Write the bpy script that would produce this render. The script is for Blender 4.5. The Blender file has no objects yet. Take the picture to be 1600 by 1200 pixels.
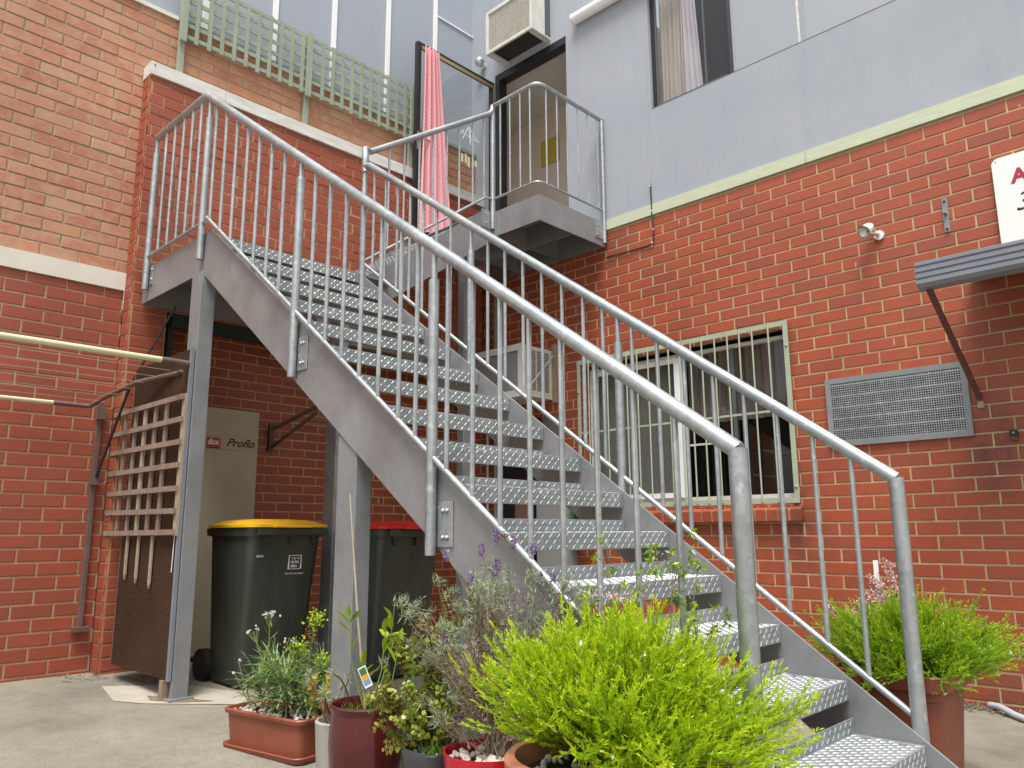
import bpy, math, random
import numpy as np
from mathutils import Vector, Matrix, noise
random.seed(7); rng = np.random.default_rng(7)
PI = math.pi
sc = bpy.context.scene

# ------------------------------------------------------------------ camera
cam_d = bpy.data.cameras.new('camera'); cam = bpy.data.objects.new('camera', cam_d)
sc.collection.objects.link(cam); sc.camera = cam
YAW, PIT, ROL = 0.76982, 0.18972, -0.00516
cam_d.sensor_width = 36.0; cam_d.lens = 36.0*1217.59/1600.0
cam_d.clip_start = 0.05; cam_d.clip_end = 500
CAM = Vector((5.68852, -5.33272, -0.07282))
_F = Vector((-math.cos(PIT)*math.sin(YAW), math.cos(PIT)*math.cos(YAW), math.sin(PIT)))
_R = Vector((math.cos(YAW), math.sin(YAW), 0)); _U = _R.cross(_F)
_R2 = math.cos(ROL)*_R + math.sin(ROL)*_U; _U2 = -math.sin(ROL)*_R + math.cos(ROL)*_U
cam.matrix_world = Matrix(((_R2.x, _U2.x, -_F.x, CAM.x), (_R2.y, _U2.y, -_F.y, CAM.y), (_R2.z, _U2.z, -_F.z, CAM.z), (0, 0, 0, 1)))
def apparent(p):          # apparent size of 1 m at p, 0 when out of view: only ranks which bricks get to be objects
    d = Vector(p) - CAM; z = d.dot(_F)
    if z < .3: return 0
    return 1/z if abs(d.dot(_R2)/z) < .68 and abs(d.dot(_U2)/z) < .52 else 0

# ------------------------------------------------------------------ light
w = bpy.data.worlds.new('World'); sc.world = w; w.use_nodes = True
SUN_EL, SUN_AZ = math.radians(66), math.radians(-54)   # azimuth of the sun measured from +X
nt = w.node_tree; nt.nodes.clear()
sky = nt.nodes.new('ShaderNodeTexSky'); sky.sky_type = 'NISHITA'; sky.sun_disc = False
sky.sun_elevation = SUN_EL; sky.sun_rotation = PI/2 - SUN_AZ; sky.dust_density = 4; sky.air_density = 1.2
hs = nt.nodes.new('ShaderNodeHueSaturation'); hs.inputs['Saturation'].default_value = .22
bg = nt.nodes.new('ShaderNodeBackground'); bg.inputs[1].default_value = .115
wo = nt.nodes.new('ShaderNodeOutputWorld')
nt.links.new(sky.outputs[0], hs.inputs['Color']); nt.links.new(hs.outputs[0], bg.inputs[0]); nt.links.new(bg.outputs[0], wo.inputs[0])
sd = bpy.data.lights.new('sun', 'SUN'); sd.energy = 2.5; sd.angle = math.radians(24); sd.color = (1, .965, .91)
sun = bpy.data.objects.new('sun', sd); sc.collection.objects.link(sun)
_sv = Vector((math.cos(SUN_EL)*math.cos(SUN_AZ), math.cos(SUN_EL)*math.sin(SUN_AZ), math.sin(SUN_EL)))
sun.rotation_euler = _sv.to_track_quat('Z', 'Y').to_euler()
sc.view_settings.view_transform = 'Standard'; sc.view_settings.look = 'None'
sc.view_settings.exposure = 0.80; sc.view_settings.gamma = 1
sc.view_settings.use_curve_mapping = False
sc.render.engine = 'CYCLES'

# ------------------------------------------------------------------ materials
def nodes(name):
    m = bpy.data.materials.new(name); m.use_nodes = True
    nt = m.node_tree; return m, nt, nt.nodes['Principled BSDF']
def N(nt, t, **k):
    n = nt.nodes.new(t)
    for a, b in k.items(): setattr(n, a, b)
    return n
def noise_n(nt, scale, detail=4, rough=.6, coord='Object', stretch=None):
    tc = N(nt, 'ShaderNodeNewGeometry') if coord == 'World' else N(nt, 'ShaderNodeTexCoord')
    out = tc.outputs['Position'] if coord == 'World' else tc.outputs['Object']
    if stretch:
        mp = N(nt, 'ShaderNodeMapping'); mp.inputs['Scale'].default_value = stretch
        nt.links.new(out, mp.inputs[0]); out = mp.outputs[0]
    n = N(nt, 'ShaderNodeTexNoise'); n.inputs['Scale'].default_value = scale
    n.inputs['Detail'].default_value = detail; n.inputs['Roughness'].default_value = rough
    nt.links.new(out, n.inputs['Vector']); return n
def ramp(nt, src, stops):
    r = N(nt, 'ShaderNodeValToRGB'); e = r.color_ramp.elements
    while len(e) < len(stops): e.new(.5)
    for el, (p, c) in zip(e, stops): el.position = p; el.color = (*c, 1)
    nt.links.new(src, r.inputs[0]); return r
def mixc(nt, fac, a, b, blend='MIX'):
    m = N(nt, 'ShaderNodeMix', data_type='RGBA', blend_type=blend)
    for s, v in ((m.inputs[0], fac), (m.inputs[6], a), (m.inputs[7], b)):
        if isinstance(v, (int, float)): s.default_value = v
        elif isinstance(v, tuple): s.default_value = (*v, 1)
        else: nt.links.new(v, s)
    return m.outputs[2]
def bump(nt, b, src, strength, dist=.01):
    n = N(nt, 'ShaderNodeBump'); n.inputs['Strength'].default_value = strength; n.inputs['Distance'].default_value = dist
    nt.links.new(src, n.inputs['Height']); nt.links.new(n.outputs[0], b.inputs['Normal'])
def simple(name, c, rough=.5, metal=0., c2=None, scale=6, bs=0., stretch=None, spec=None, coord='World', bscale=None):
    m, nt, b = nodes(name)
    b.inputs['Roughness'].default_value = rough; b.inputs['Metallic'].default_value = metal
    if spec is not None: b.inputs['Specular IOR Level'].default_value = spec
    if c2:
        n = noise_n(nt, scale, 5, .65, coord, stretch)
        r = ramp(nt, n.outputs[0], [(.3, c), (.7, c2)]); nt.links.new(r.outputs[0], b.inputs['Base Color'])
        if bs:
            nb = noise_n(nt, bscale or scale*6, 4, .7, coord); bump(nt, b, nb.outputs[0], bs)
    else:
        b.inputs['Base Color'].default_value = (*c, 1)
        if bs:
            nb = noise_n(nt, bscale or 60, 4, .7, coord); bump(nt, b, nb.outputs[0], bs)
    return m
def brick_mat(name, stops, grime, rough=.6, paint=True, edge=None, gf=.75, stain=None):
    m, nt, b = nodes(name)
    oi = N(nt, 'ShaderNodeObjectInfo'); at = N(nt, 'ShaderNodeAttribute', attribute_name='bv')
    ad = N(nt, 'ShaderNodeMath', operation='ADD'); nt.links.new(oi.outputs['Random'], ad.inputs[0]); nt.links.new(at.outputs['Fac'], ad.inputs[1])
    fr = N(nt, 'ShaderNodeMath', operation='FRACT'); nt.links.new(ad.outputs[0], fr.inputs[0])
    r = ramp(nt, fr.outputs[0], stops)
    n1 = noise_n(nt, 9, 6, .7, 'World'); n2 = noise_n(nt, 55, 5, .75, 'World'); n3 = noise_n(nt, 1.1, 4, .6, 'World')
    c = mixc(nt, ramp(nt, n1.outputs[0], [(.42, (0, 0, 0)), (.66, (gf,)*3)]).outputs[0], r.outputs[0], grime)
    c = mixc(nt, ramp(nt, n2.outputs[0], [(.35, (.0, .0, .0)), (.8, (.5, .5, .5))]).outputs[0], c, edge or tuple(min(1, x*1.7) for x in stops[0][1]))
    c = mixc(nt, ramp(nt, n3.outputs[0], [(.35, (.35, .35, .35)), (.6, (0, 0, 0))]).outputs[0], c, tuple(x*.55 for x in stops[0][1]))
    if stain:
        g_ = N(nt, 'ShaderNodeNewGeometry')
        for (cx, cz, rx, rz, col_, st_) in stain:
            mp = N(nt, 'ShaderNodeMapping'); mp.inputs['Location'].default_value = (-cx/rx, 0, -cz/rz); mp.inputs['Scale'].default_value = (1/rx, 1, 1/rz)
            gr = N(nt, 'ShaderNodeTexGradient', gradient_type='SPHERICAL'); nt.links.new(g_.outputs['Position'], mp.inputs[0]); nt.links.new(mp.outputs[0], gr.inputs[0])
            ml = N(nt, 'ShaderNodeMath', operation='MULTIPLY'); nt.links.new(gr.outputs['Fac'], ml.inputs[0]); nt.links.new(ramp(nt, n1.outputs[0], [(.35, (.2, .2, .2)), (.6, (st_,)*3)]).outputs[0], ml.inputs[1])
            c = mixc(nt, ml.outputs[0], c, col_)
        n4 = noise_n(nt, 19, 2, .5, 'World', (1, 1, .35))
        c = mixc(nt, ramp(nt, n4.outputs[0], [(.735, (0, 0, 0)), (.76, (.75, .75, .75))]).outputs[0], c, (.55, .40, .36))
    nt.links.new(c, b.inputs['Base Color']); b.inputs['Roughness'].default_value = rough
    b.inputs['Specular IOR Level'].default_value = .5
    bump(nt, b, n2.outputs[0], .35, .004)
    return m
M = {}
M['brick_red'] = brick_mat('painted_red_brick', [(0, (.31, .064, .026)), (.35, (.345, .075, .030)), (.6, (.285, .064, .032)), (.8, (.215, .058, .036)), (1, (.32, .067, .026))], (.25, .062, .036), .45, stain=[(4.52, .42, .22, .42, (.13, .04, .03), 1.3), (3.33, -.05, .25, .5, (.15, .045, .03), 1.1), (1.5, -.9, 1.2, .3, (.2, .09, .06), .9), (5.0, -1.0, 1.2, .2, (.16, .07, .05), 1.), (1.75, 2.4, .3, .35, (.17, .05, .035), 1.)])
M['brick_red2'] = brick_mat('old_painted_brick', [(0, (.28, .060, .030)), (.5, (.31, .068, .032)), (.8, (.225, .056, .034)), (1, (.265, .054, .028))], (.235, .062, .038), .5)
M['brick_orange'] = brick_mat('orange_brick', [(0, (.45, .165, .085)), (.25, (.48, .21, .12)), (.45, (.35, .105, .065)), (.65, (.47, .26, .155)), (.85, (.39, .125, .075)), (1, (.44, .15, .08))], (.46, .28, .175), .8, edge=(.50, .33, .22), gf=.95)
M['mortar_cream'] = simple('cream_mortar', (.50, .39, .23), .9, c2=(.34, .245, .14), scale=7, bs=.4)
M['mortar_grey'] = simple('grey_mortar', (.37, .29, .19), .95, c2=(.26, .20, .13), scale=9, bs=.6)
M['mortar_tan'] = simple('tan_mortar', (.40, .29, .19), .9, c2=(.30, .19, .12), scale=5, bs=.4)
M['mortar_red'] = simple('painted_over_mortar', (.22, .075, .038), .8, c2=(.42, .30, .15), scale=3.2, bs=.5)
# render
m, nt, b = nodes('blue_grey_render'); M['render'] = m
n1 = noise_n(nt, 1.3, 6, .6, 'World'); n2 = noise_n(nt, 3, 5, .6, 'World', (3.5, 3.5, .3)); n3 = noise_n(nt, 220, 3, .8, 'World')
c = ramp(nt, n1.outputs[0], [(.3, (.30, .325, .372)), (.7, (.345, .37, .415))]).outputs[0]
c = mixc(nt, ramp(nt, n2.outputs[0], [(.45, (0, 0, 0)), (.75, (.22, .22, .22))]).outputs[0], c, (.24, .275, .33))
nt.links.new(c, b.inputs['Base Color']); b.inputs['Roughness'].default_value = .85; bump(nt, b, n3.outputs[0], .5, .004)
M['cladding'] = simple('blue_grey_sheet', (.30, .33, .39), .6, c2=(.33, .365, .42), scale=1.5)
M['white'] = simple('white_gloss', (.82, .82, .83), .35)
M['white_old'] = simple('weathered_white', (.70, .69, .66), .6, c2=(.50, .48, .44), scale=5, stretch=(1, 1, 6), bs=.2)
M['cream_band'] = simple('cream_painted_board', (.66, .63, .56), .6, c2=(.58, .53, .46), scale=3, bs=.1)
M['green_band'] = simple('pale_green_band', (.50, .56, .40), .65, c2=(.44, .45, .34), scale=5, stretch=(1, 1, 10), bs=.15)
M['green_paint'] = simple('sage_green_paint', (.36, .41, .31), .55, c2=(.30, .35, .26), scale=6, bs=.12)
M['trellis_green'] = simple('weathered_green_timber', (.30, .345, .265), .75, c2=(.22, .26, .195), scale=7, stretch=(1, 1, .4), bs=.3)
def galv(name, a, bb, rough, metal, spots=True):
    m, nt, b = nodes(name)
    n1 = noise_n(nt, 3.5, 6, .7, 'World'); v = N(nt, 'ShaderNodeTexVoronoi'); v.inputs['Scale'].default_value = 42
    g = N(nt, 'ShaderNodeNewGeometry'); nt.links.new(g.outputs['Position'], v.inputs['Vector'])
    c = ramp(nt, n1.outputs[0], [(.3, a), (.72, bb)]).outputs[0]
    bw = N(nt, 'ShaderNodeRGBToBW'); nt.links.new(v.outputs['Color'], bw.inputs[0])
    c = mixc(nt, .13 if spots else .04, c, ramp(nt, bw.outputs[0], [(0, (0, 0, 0)), (1, (1, 1, 1))]).outputs[0], 'OVERLAY')
    if spots:
        n2 = noise_n(nt, 26, 3, .5, 'World')
        c = mixc(nt, ramp(nt, n2.outputs[0], [(.62, (0, 0, 0)), (.72, (.55, .55, .55))]).outputs[0], c, (.62, .66, .69))
    nt.links.new(c, b.inputs['Base Color']); b.inputs['Metallic'].default_value = metal
    r = ramp(nt, n1.outputs[0], [(.3, (rough-.08,)*3), (.7, (rough+.12,)*3)]); nt.links.new(r.outputs[0], b.inputs['Roughness'])
    bump(nt, b, n1.outputs[0], .12, .01); return m
M['galv'] = galv('galvanised_steel', (.32, .345, .36), (.43, .455, .465), .40, .7)
M['galv_plate'] = galv('galvanised_plate', (.225, .225, .236), (.325, .325, .337), .5, .5, False)
M['galv_dull'] = galv('dull_galvanised_steel', (.20, .212, .225), (.285, .295, .305), .5, .35, False)
M['chequer'] = galv('galvanised_chequer_plate', (.22, .24, .245), (.31, .33, .335), .52, .4)
M['lug'] = simple('worn_raised_bars', (.44, .465, .47), .45, .5, c2=(.34, .36, .37), scale=30)
M['rail_end'] = M['galv']
M['bolt'] = simple('bolt_steel', (.40, .41, .42), .4, .7)
M['black_frame'] = simple('dark_aluminium', (.022, .022, .026), .4, .2)
M['frame_grey'] = simple('grey_frame', (.12, .125, .14), .4, .3)
M['gold'] = simple('brassy_aluminium', (.42, .34, .17), .4, .6)
M['off_white'] = simple('off_white_enamel', (.64, .63, .59), .45, c2=(.54, .53, .49), scale=9, bs=.05)
M['grime_white'] = simple('dirty_plastic', (.80, .79, .77), .5, c2=(.64, .62, .58), scale=14)
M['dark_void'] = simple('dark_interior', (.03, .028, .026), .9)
M['rust'] = simple('rusty_steel', (.17, .085, .06), .8, c2=(.10, .058, .048), scale=26, bs=.7)
M['brown_steel'] = simple('brown_painted_steel', (.105, .055, .045), .65, c2=(.15, .10, .085), scale=18, bs=.3)
M['pole'] = simple('cream_painted_pole', (.56, .56, .36), .35)
M['maroon_steel'] = simple('maroon_painted_steel', (.105, .032, .028), .55, c2=(.075, .026, .024), scale=12, bs=.2)
M['screen'] = simple('brown_corrugated_sheet', (.034, .016, .010), .75, c2=(.060, .031, .019), scale=3, bs=.2, spec=.2)
M['wood_grey'] = simple('weathered_timber', (.30, .215, .17), .85, c2=(.17, .12, .10), scale=16, stretch=(1, 1, 1), bs=.5)
M['wood_pale'] = simple('bare_splintered_timber', (.42, .33, .24), .85, c2=(.28, .22, .16), scale=24, bs=.5)
M['gutter'] = simple('blue_grey_gutter', (.17, .185, .225), .4, c2=(.20, .215, .25), scale=4)
M['rubber'] = simple('black_rubber', (.012, .012, .012), .7)
M['bin_green'] = simple('dark_green_bin_plastic', (.022, .032, .024), .45, c2=(.045, .055, .043), scale=4, stretch=(2.5, 2.5, .5), bs=.08, bscale=150)
M['lid_yellow'] = simple('yellow_lid_plastic', (.78, .43, .012), .38)
M['lid_red'] = simple('red_lid_plastic', (.55, .02, .02), .38)
M['heater'] = simple('beige_heater_steel', (.42, .38, .27), .5, c2=(.36, .33, .235), scale=4)
M['heater_side'] = simple('beige_heater_side', (.33, .30, .22), .55)
M['red_print'] = simple('red_print', (.42, .03, .03), .5)
M['black_print'] = simple('black_print', (.015, .015, .015), .5)
M['white_print'] = simple('white_print', (.75, .76, .76), .5)
M['sign_white'] = simple('white_sign_board', (.80, .80, .76), .35)
M['sign_edge'] = simple('aged_sign_edge', (.62, .58, .40), .5)
M['crimson'] = simple('crimson_lettering', (.34, .02, .055), .45)
M['terracotta'] = simple('terracotta_plastic', (.27, .075, .038), .5, c2=(.20, .055, .03), scale=6, bs=.1)
M['terracotta2'] = simple('terracotta_clay', (.55, .23, .13), .75, c2=(.45, .18, .10), scale=9, bs=.2)
M['maroon_pot'] = simple('maroon_glaze', (.085, .010, .012), .12, c2=(.055, .008, .010), scale=7, spec=.7)
M['grey_pot'] = simple('charcoal_glaze', (.055, .057, .066), .35, bs=.1)
M['stone_pot'] = simple('pale_stone_glaze', (.36, .345, .32), .5, c2=(.31, .30, .28), scale=20, bs=.15)
M['red_pot'] = simple('bright_red_glaze', (.47, .010, .022), .18, spec=.7)
M['soil'] = simple('potting_soil', (.035, .024, .017), 1, c2=(.07, .05, .035), scale=60, bs=1)
M['pebble'] = simple('pale_pebbles', (.68, .62, .54), .7, c2=(.45, .38, .32), scale=38)
M['stem_brown'] = simple('brown_stem', (.12, .055, .035), .8)
M['stem_dry'] = simple('dry_grey_stem', (.25, .20, .15), .9, c2=(.16, .12, .09), scale=30)
M['stem_green'] = simple('green_stem', (.14, .20, .05), .7)
M['stake'] = simple('pale_cane', (.42, .36, .27), .8, c2=(.33, .27, .2), scale=30)
M['hose'] = simple('green_hose', (.035, .13, .055), .4, c2=(.05, .18, .12), scale=20)
M['hose_grey'] = simple('grey_hose', (.45, .47, .52), .5)
M['cable'] = simple('black_cable', (.02, .018, .018), .5)
M['line'] = simple('clothes_line', (.33, .31, .28), .6)
M['yellow_plastic'] = simple('yellow_plastic', (.62, .40, .015), .4, c2=(.5, .33, .02), scale=20)
M['pipe_white'] = simple('white_pipe', (.55, .54, .52), .5)
M['brown_box'] = simple('brown_board', (.13, .065, .045), .8)
M['grey_panel'] = simple('grey_meter_panel', (.22, .22, .215), .6)
M['dark_green_steel'] = simple('dark_green_steel', (.010, .028, .022), .6)
M['interior_wall'] = simple('warm_interior_wall', (.66, .55, .47), .9)
M['interior_ceiling'] = simple('interior_ceiling', (.62, .60, .56), .9)
M['card'] = simple('yellow_card', (.50, .36, .04), .7)
M['silver'] = simple('silver_reflector', (.62, .61, .60), .25, .85)
M['lamp_white'] = simple('white_lamp_shell', (.72, .71, .70), .35)
M['pink_band'] = simple('faded_red_tape', (.5, .12, .11), .6)
M['patch'] = simple('pale_concrete_patch', (.43, .40, .32), .9, c2=(.34, .315, .255), scale=8, bs=.8)
M['litter'] = simple('dry_leaf_litter', (.24, .19, .13), 1, c2=(.12, .09, .06), scale=40)
# corrugated screen stripes by geometry; ground:
m, nt, b = nodes('concrete_ground'); M['ground'] = m
n1 = noise_n(nt, 1.2, 6, .65, 'World'); n2 = noise_n(nt, 9, 6, .75, 'World'); n3 = noise_n(nt, 85, 5, .85, 'World')
c = ramp(nt, n1.outputs[0], [(.3, (.33, .305, .235)), (.45, (.52, .48, .375)), (.64, (.64, .59, .47))]).outputs[0]
c = mixc(nt, ramp(nt, n2.outputs[0], [(.45, (0, 0, 0)), (.7, (.6, .6, .6))]).outputs[0], c, (.38, .355, .29))
c = mixc(nt, ramp(nt, n3.outputs[0], [(.48, (0, 0, 0)), (.70, (.6, .6, .6))]).outputs[0], c, (.20, .185, .15))
nt.links.new(c, b.inputs['Base Color']); b.inputs['Roughness'].default_value = .95; bump(nt, b, n3.outputs[0], 1, .03)
def leaf_mat(name, c1, c2, c3, trans=.35, rough=.5, mottle=True):
    m, nt, b = nodes(name)
    at = N(nt, 'ShaderNodeAttribute', attribute_name='cv'); oi = N(nt, 'ShaderNodeObjectInfo')
    ad = N(nt, 'ShaderNodeMath', operation='ADD'); nt.links.new(at.outputs['Fac'], ad.inputs[0])
    ml = N(nt, 'ShaderNodeMath', operation='MULTIPLY'); nt.links.new(oi.outputs['Random'], ml.inputs[0]); ml.inputs[1].default_value = .25
    nt.links.new(ml.outputs[0], ad.inputs[1])
    r = ramp(nt, ad.outputs[0], [(0, c1), (.5, c2), (1, c3)])
    nt.links.new(r.outputs[0], b.inputs['Base Color']); b.inputs['Roughness'].default_value = rough
    tr = N(nt, 'ShaderNodeBsdfTranslucent'); nt.links.new(r.outputs[0], tr.inputs[0])
    mx = N(nt, 'ShaderNodeMixShader'); mx.inputs[0].default_value = trans
    nt.links.new(b.outputs[0], mx.inputs[1]); nt.links.new(tr.outputs[0], mx.inputs[2])
    nt.links.new(mx.outputs[0], nt.nodes['Material Output'].inputs[0]); return m
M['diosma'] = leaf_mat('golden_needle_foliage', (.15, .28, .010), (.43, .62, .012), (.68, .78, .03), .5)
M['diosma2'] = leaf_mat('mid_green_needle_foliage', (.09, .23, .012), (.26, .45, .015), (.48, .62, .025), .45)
M['jade'] = leaf_mat('round_yellow_green_leaves', (.10, .18, .02), (.25, .33, .04), (.45, .40, .07), .25, .35)
M['lemon'] = leaf_mat('lemon_leaves', (.10, .24, .01), (.22, .36, .015), (.38, .45, .02), .35, .35)
M['silver_leaf'] = leaf_mat('grey_green_leaves', (.16, .21, .12), (.26, .32, .19), (.36, .40, .26), .25, .7)
M['strap'] = leaf_mat('blue_green_strap_leaves', (.09, .18, .08), (.21, .32, .15), (.36, .44, .10), .4, .45)
M['aloe'] = leaf_mat('upright_sword_leaves', (.04, .11, .03), (.08, .18, .05), (.12, .24, .06), .15, .4)
M['euph'] = leaf_mat('lime_flower_heads', (.16, .30, .01), (.32, .48, .02), (.45, .55, .05), .3)
M['lav'] = leaf_mat('lavender_flowers', (.16, .08, .26), (.27, .17, .42), (.38, .26, .50), .3)
M['dry_flower'] = leaf_mat('dried_seed_heads', (.13, .08, .06), (.22, .15, .11), (.30, .22, .15), .2)
M['white_petal'] = leaf_mat('white_petals', (.62, .58, .62), (.75, .72, .74), (.80, .78, .78), .3)
M['pink_petal'] = leaf_mat('pink_petals', (.42, .20, .20), (.62, .38, .38), (.78, .60, .58), .3)
M['grass'] = leaf_mat('grass_blades', (.08, .20, .02), (.14, .30, .03), (.22, .36, .04), .3)
def glass_mat(name, tint, base=.06, rough=.02, fac=None):
    m, nt, b = nodes(name); nt.nodes.remove(b)
    t = N(nt, 'ShaderNodeBsdfTransparent'); t.inputs[0].default_value = (*tint, 1)
    g = N(nt, 'ShaderNodeBsdfGlossy'); g.inputs['Roughness'].default_value = rough
    f = N(nt, 'ShaderNodeFresnel'); f.inputs[0].default_value = 1.5
    a = N(nt, 'ShaderNodeMath', operation='ADD'); a.use_clamp = True; nt.links.new(f.outputs[0], a.inputs[0]); a.inputs[1].default_value = base
    ge = N(nt, 'ShaderNodeNewGeometry'); iv = N(nt, 'ShaderNodeMath', operation='SUBTRACT'); iv.inputs[0].default_value = 1; nt.links.new(ge.outputs['Backfacing'], iv.inputs[1])
    am = N(nt, 'ShaderNodeMath', operation='MULTIPLY'); nt.links.new(a.outputs[0], am.inputs[0]); nt.links.new(iv.outputs[0], am.inputs[1]); a = am
    mx = N(nt, 'ShaderNodeMixShader'); nt.links.new(a.outputs[0], mx.inputs[0]); nt.links.new(t.outputs[0], mx.inputs[1]); nt.links.new(g.outputs[0], mx.inputs[2])
    nt.links.new(mx.outputs[0], nt.nodes['Material Output'].inputs[0]); return m
M['glass'] = glass_mat('window_glass', (.94, .95, .95), .03)
M['glass_door'] = glass_mat('door_glass', (.96, .965, .965), .02)
M['glass_bright'] = glass_mat('sky_reflecting_glass', (.65, .68, .7), .55)
# curtain materials
m, nt, b = nodes('pink_trellis_print_fabric'); M['curtain_pink'] = m
uv = N(nt, 'ShaderNodeUVMap'); mp = N(nt, 'ShaderNodeMapping'); mp.inputs['Scale'].default_value = (1, 1, 1)
nt.links.new(uv.outputs[0], mp.inputs[0]); v = N(nt, 'ShaderNodeTexVoronoi', feature='DISTANCE_TO_EDGE'); v.inputs['Scale'].default_value = 30; v.inputs['Randomness'].default_value = 0
nt.links.new(mp.outputs[0], v.inputs['Vector'])
mp.inputs['Rotation'].default_value = (0, 0, math.radians(45))
r = ramp(nt, v.outputs['Distance'], [(.07, (.78, .66, .65)), (.12, (.60, .10, .15)), (.34, (.60, .10, .15)), (.40, (.75, .5, .5))]); nt.links.new(r.outputs[0], b.inputs['Base Color']); b.inputs['Roughness'].default_value = .9
M['curtain_beige'] = simple('beige_voile', (.50, .44, .38), .9, c2=(.42, .36, .33), scale=4, stretch=(3, 3, .6))
M['curtain_lilac'] = simple('faded_lilac_print_voile', (.56, .53, .55), .9, c2=(.44, .38, .46), scale=6, stretch=(1, 1, .5))
M['curtain_dark'] = simple('taupe_curtain', (.16, .125, .11), .95, c2=(.12, .095, .085), scale=3, stretch=(6, 6, .3))
M['blind_grey'] = simple('grey_fly_screen', (.17, .165, .145), .8, c2=(.145, .14, .125), scale=2)
M['blind_light'] = simple('pale_window_backing', (.82, .82, .82), .8)  # near white, stands in for the bright reflection in the upper panes

# ------------------------------------------------------------------ builders
def link(o): sc.collection.objects.link(o); return o
def thing(name, label, cat, loc, group=None):
    o = link(bpy.data.objects.new(name, None)); o.location = loc; o.empty_display_size = .1
    o['label'] = label; o['category'] = cat
    if group: o['group'] = group
    return o
def adopt(o, parent):
    o.parent = parent
    off = Vector((0, 0, 0)); p = parent
    while p is not None: off += p.location; p = p.parent
    o.matrix_parent_inverse = Matrix.Translation(-off)
def tag(o, label, cat, group=None):
    o['label'] = label; o['category'] = cat
    if group: o['group'] = group
    return o
class MB:
    def __init__(s): s.v = []; s.f = []; s.mi = []; s.uv = None; s.cv = None
    def add(s, vs, fs):
        k = len(s.v); s.v += [tuple(p) for p in vs]; s.f += [tuple(i+k for i in f) for f in fs]
    def box(s, x0, x1, y0, y1, z0, z1):
        s.add([(x0,y0,z0),(x1,y0,z0),(x1,y1,z0),(x0,y1,z0),(x0,y0,z1),(x1,y0,z1),(x1,y1,z1),(x0,y1,z1)],
              [(0,3,2,1),(4,5,6,7),(0,1,5,4),(1,2,6,5),(2,3,7,6),(3,0,4,7)]); return s
    def prism(s, poly, axis, a, b):           # poly in the two other axes, in order; extruded from a to b
        n = len(poly)
        def mk(p, t):
            if axis == 0: return (t, p[0], p[1])
            if axis == 1: return (p[0], t, p[1])
            return (p[0], p[1], t)
        area = sum(poly[i][0]*poly[(i+1)%n][1]-poly[(i+1)%n][0]*poly[i][1] for i in range(n))
        flip = (area > 0) ^ (axis == 1)
        A = list(range(n)); B = list(range(n, 2*n))
        fs = [tuple(A[::-1]), tuple(B)] + [(i, (i+1)%n, n+(i+1)%n, n+i) for i in range(n)]
        if not flip: fs = [f[::-1] for f in fs]
        s.add([mk(p, a) for p in poly]+[mk(p, b) for p in poly], fs); return s
    def tube(s, pts, r, n=10, cap=True):
        pts = [Vector(p) for p in pts]; rs = r if isinstance(r, (list, tuple)) else [r]*len(pts)
        k = len(s.v); prev = None
        for i, p in enumerate(pts):
            if i == 0: d = pts[1]-p
            elif i == len(pts)-1: d = p-pts[i-1]
            else: d = (pts[i+1]-p).normalized()+(p-pts[i-1]).normalized()
            d.normalize()
            if prev is None: u = d.orthogonal().normalized()
            else:
                u = prev-d*prev.dot(d)
                u = u.normalized() if u.length > 1e-6 else d.orthogonal().normalized()
            prev = u; vv = d.cross(u)
            f = 1.0
            if 0 < i < len(pts)-1:
                ca = (pts[i+1]-p).normalized().dot((p-pts[i-1]).normalized()); f = 1/max(.5, math.sqrt((1+ca)/2))
            for j in range(n):
                a = 2*PI*j/n; s.v.append(tuple(p+(u*math.cos(a)+vv*math.sin(a))*rs[i]*(1 if f == 1 else (1+f)/2)))
        for i in range(len(pts)-1):
            for j in range(n):
                a = k+i*n+j; b_ = k+i*n+(j+1)%n; s.f.append((a, b_, b_+n, a+n))
        if cap:
            s.f.append(tuple(k+j for j in range(n))[::-1]); s.f.append(tuple(k+(len(pts)-1)*n+j for j in range(n)))
        return s
    def lathe(s, prof, c, n=32, sq=0):       # prof: (r, z); sq>0 makes a rounded square
        k = len(s.v)
        for r, z in prof:
            for j in range(n):
                a = 2*PI*(j+.5)/n; q = 1
                if sq: q = (abs(math.cos(a))**sq+abs(math.sin(a))**sq)**(-1/sq)
                s.v.append((c[0]+r*q*math.cos(a), c[1]+r*q*math.sin(a), c[2]+z))
        for i in range(len(prof)-1):
            for j in range(n):
                a = k+i*n+j; b_ = k+i*n+(j+1)%n; s.f.append((a, b_, b_+n, a+n))
        return s
    def disc(s, c, r, n=32, sq=0):
        k = len(s.v)
        for j in range(n):
            a = 2*PI*(j+.5)/n; q = 1
            if sq: q = (abs(math.cos(a))**sq+abs(math.sin(a))**sq)**(-1/sq)
            s.v.append((c[0]+r*q*math.cos(a), c[1]+r*q*math.sin(a), c[2]))
        s.f.append(tuple(range(k, k+n))); return s
    def ball(s, c, r, n=10, m=6, sc_=(1, 1, 1)):
        k = len(s.v)
        for i in range(1, m):
            t = PI*i/m
            for j in range(n):
                a = 2*PI*j/n; s.v.append((c[0]+r*sc_[0]*math.sin(t)*math.cos(a), c[1]+r*sc_[1]*math.sin(t)*math.sin(a), c[2]+r*sc_[2]*math.cos(t)))
        s.v.append((c[0], c[1], c[2]+r*sc_[2])); s.v.append((c[0], c[1], c[2]-r*sc_[2])); T = len(s.v)-2
        for j in range(n):
            s.f.append((T, k+j, k+(j+1)%n)); s.f.append((T+1, k+(m-2)*n+(j+1)%n, k+(m-2)*n+j))
            for i in range(m-2):
                a = k+i*n+j; b_ = k+i*n+(j+1)%n; s.f.append((a, a+n, b_+n, b_))
        return s
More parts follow.
